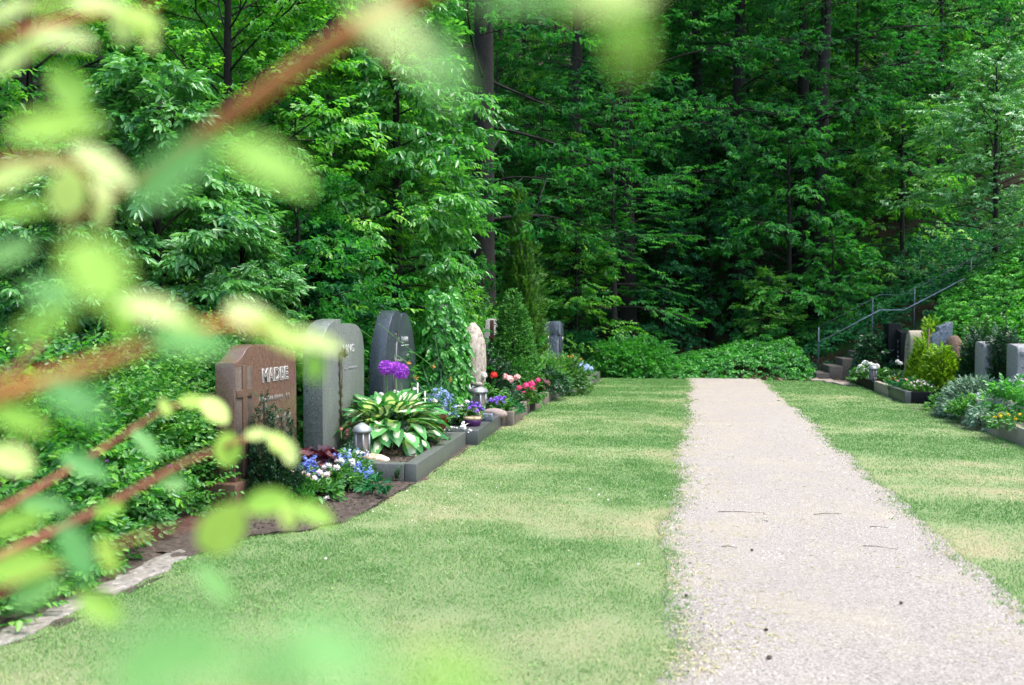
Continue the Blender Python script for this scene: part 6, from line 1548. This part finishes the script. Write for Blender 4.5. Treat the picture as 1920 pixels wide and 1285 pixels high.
branch([(-300, 150, 0.5), (40, 60, 0.52), (160, 30, 0.55), (300, 10, 0.56)], 0.003, 0.0012, M['twig_brown'], [
    (112, 80, 130, 0.55, -3, 0.48, 'p'), (26, 112, 115, 0.8, 200, 0.48, 'p'), (22, 22, 100, 0.6, 30, 0.5, 'p'), (95, 15, 90, 0.5, 20, 0.5, 'l'), (127, 168, 100, 0.7, -65, 0.48, 'l'), (231, 42, 78, 0.6, -85, 0.55, 'p'), (262, 35, 92, 0.5, -20, 0.55, 'p'), (276, 67, 62, 0.6, -60, 0.55, 'p'), (168, 3, 110, 0.45, 5, 0.52, 'p')])
branch([(-300, 420, 0.45), (0, 300, 0.48), (140, 300, 0.5), (200, 400, 0.52)], 0.003, 0.0012, M['twig_brown'], [
    (100, 240, 180, 0.5, 10, 0.36, 'l'), (60, 262, 120, 0.4, 170, 0.4, 'm'), (190, 310, 135, 0.42, -32, 0.46, 'p'), (86, 302, 88, 0.6, 5, 0.5, 'p'), (127, 362, 98, 0.7, -100, 0.48, 'p'), (194, 360, 62, 0.6, -60, 0.5, 'p'), (190, 400, 50, 0.6, -80, 0.5, 'p'), (19, 336, 105, 0.7, 190, 0.46, 'p'), (37, 402, 115, 0.5, 10, 0.44, 'l')])
branch([(-300, 860, 0.36), (0, 738, 0.38), (150, 695, 0.39), (280, 648, 0.40), (420, 602, 0.45), (560, 632, 0.5)], 0.0052, 0.0012, M['twig_brown'], [
    (180, 510, 150, 0.85, -60, 0.27, 'l'), (95, 550, 100, 0.6, 160, 0.3, 'm'), (285, 582, 125, 0.5, -12, 0.40, 'p'), (345, 612, 100, 0.45, -25, 0.42, 'p'), (355, 648, 155, 0.45, -8, 0.36, 'm'), (475, 598, 115, 0.6, -25, 0.48, 'p'), (523, 629, 120, 0.5, -30, 0.48, 'p'), (590, 641, 115, 0.4, -15, 0.5, 'p'), (590, 688, 62, 0.6, -85, 0.48, 'l'), (72, 608, 135, 0.55, 190, 0.32, 'l'), (138, 752, 140, 0.5, -30, 0.32, 'm'), (230, 600, 80, 0.6, -80, 0.42, 'l')])
branch([(-250, 1160, 0.8), (20, 1035, 0.85), (200, 950, 0.88), (340, 870, 0.9), (480, 815, 0.9)], 0.0062, 0.002, M['twig_red'], [
    (426, 843, 66, 0.8, -85, 0.9, 'l'), (482, 816, 48, 0.6, 5, 0.88, 'p'), (523, 831, 55, 0.7, -40, 0.86, 'p'), (542, 848, 55, 0.6, -70, 0.86, 'p'), (323, 904, 56, 0.6, -15, 0.9, 'm'), (206, 956, 60, 0.5, 15, 0.86, 'l'), (157, 872, 100, 0.4, 150, 0.7, 'm')])
branch([(-200, 1060, 0.85), (30, 940, 0.9), (180, 850, 0.95), (310, 765, 0.98), (390, 750, 1.0)], 0.0042, 0.0016, M['twig_red'], [
    (403, 768, 66, 0.75, -35, 0.98, 'p'), (362, 752, 56, 0.6, 0, 0.98, 'l'), (310, 764, 38, 0.6, -60, 0.96, 'p'), (276, 832, 72, 0.42, -45, 0.9, 'm'), (84, 951, 100, 0.4, 170, 0.7, 'm'), (22, 862, 90, 0.7, 150, 0.6, 'p')])
branch([(-250, 1230, 0.5), (40, 1090, 0.55), (250, 1010, 0.58), (430, 965, 0.62), (570, 955, 0.63)], 0.0017, 0.0010, M['twig_red'], [
    (417, 989, 112, 0.78, 55, 0.6, 'l'), (502, 942, 92, 0.6, 10, 0.6, 'l'), (540, 967, 60, 0.7, -70, 0.6, 'p'), (588, 965, 85, 0.5, -25, 0.6, 'l'), (141, 1036, 120, 0.55, -60, 0.5, 'm'), (202, 1040, 80, 0.4, -70, 0.55, 'l'), (37, 1064, 130, 0.5, 10, 0.48, 'l'), (61, 1112, 100, 0.5, 30, 0.48, 'm'), (187, 1139, 95, 0.55, -30, 0.45, 'l'), (403, 1092, 100, 0.4, -40, 0.45, 'm'), (30, 985, 110, 0.5, 190, 0.5, 'l')])
branch([(-300, 1440, 0.2), (100, 1370, 0.2), (420, 1330, 0.2), (800, 1350, 0.2)], 0.002, 0.001, M['twig_brown'], [
    (310, 1235, 270, 0.6, 20, 0.15, 'm'), (480, 1265, 200, 0.5, -10, 0.15, 'm'), (620, 1228, 240, 0.6, -20, 0.15, 'm'), (845, 1275, 230, 0.4, -15, 0.13, 'l')])
branch([(-250, 800, 0.6), (30, 690, 0.63), (85, 640, 0.65)], 0.0024, 0.0012, M['twig_red'], [
    (20, 480, 110, 0.5, 20, 0.4, 'm'), (40, 790, 110, 0.5, -20, 0.42, 'l')])
# main stems of the same shrub: one arches overhead, the others rise beside the camera
arc = np.array([(0, 0, 0), (-0.05, -0.1, 0.9), (0.15, -0.05, 1.75), (0.5, 0.1, 1.98)]); e_ = fp(1150, -180, 0.46)
ap = np.array([*arc, e_])
tt = np.linspace(0, 1, 20); ap = np.array([np.interp(tt, np.linspace(0, 1, len(ap)), ap[:, j]) for j in range(3)]).T
MB().tube(ap, np.linspace(0.012, 0.0085, 20), 8).build('stem', M['twig_brown'], fs, smooth=True)
for k, (px, py, z) in enumerate([(-300, 860, 0.36), (-250, 1160, 0.8), (-300, 150, 0.5), (-300, 1440, 0.2)]):
    e_ = fp(px, py, z)
    MB().tube([(0.04 * k - 0.06, 0.03 * (k % 2), 0), e_ * [0.4, 0.4, 0.5] + [-0.05, 0, 0], e_], [0.010, 0.008, 0.005], 8).build('stem', M['twig_brown'], fs, smooth=True)
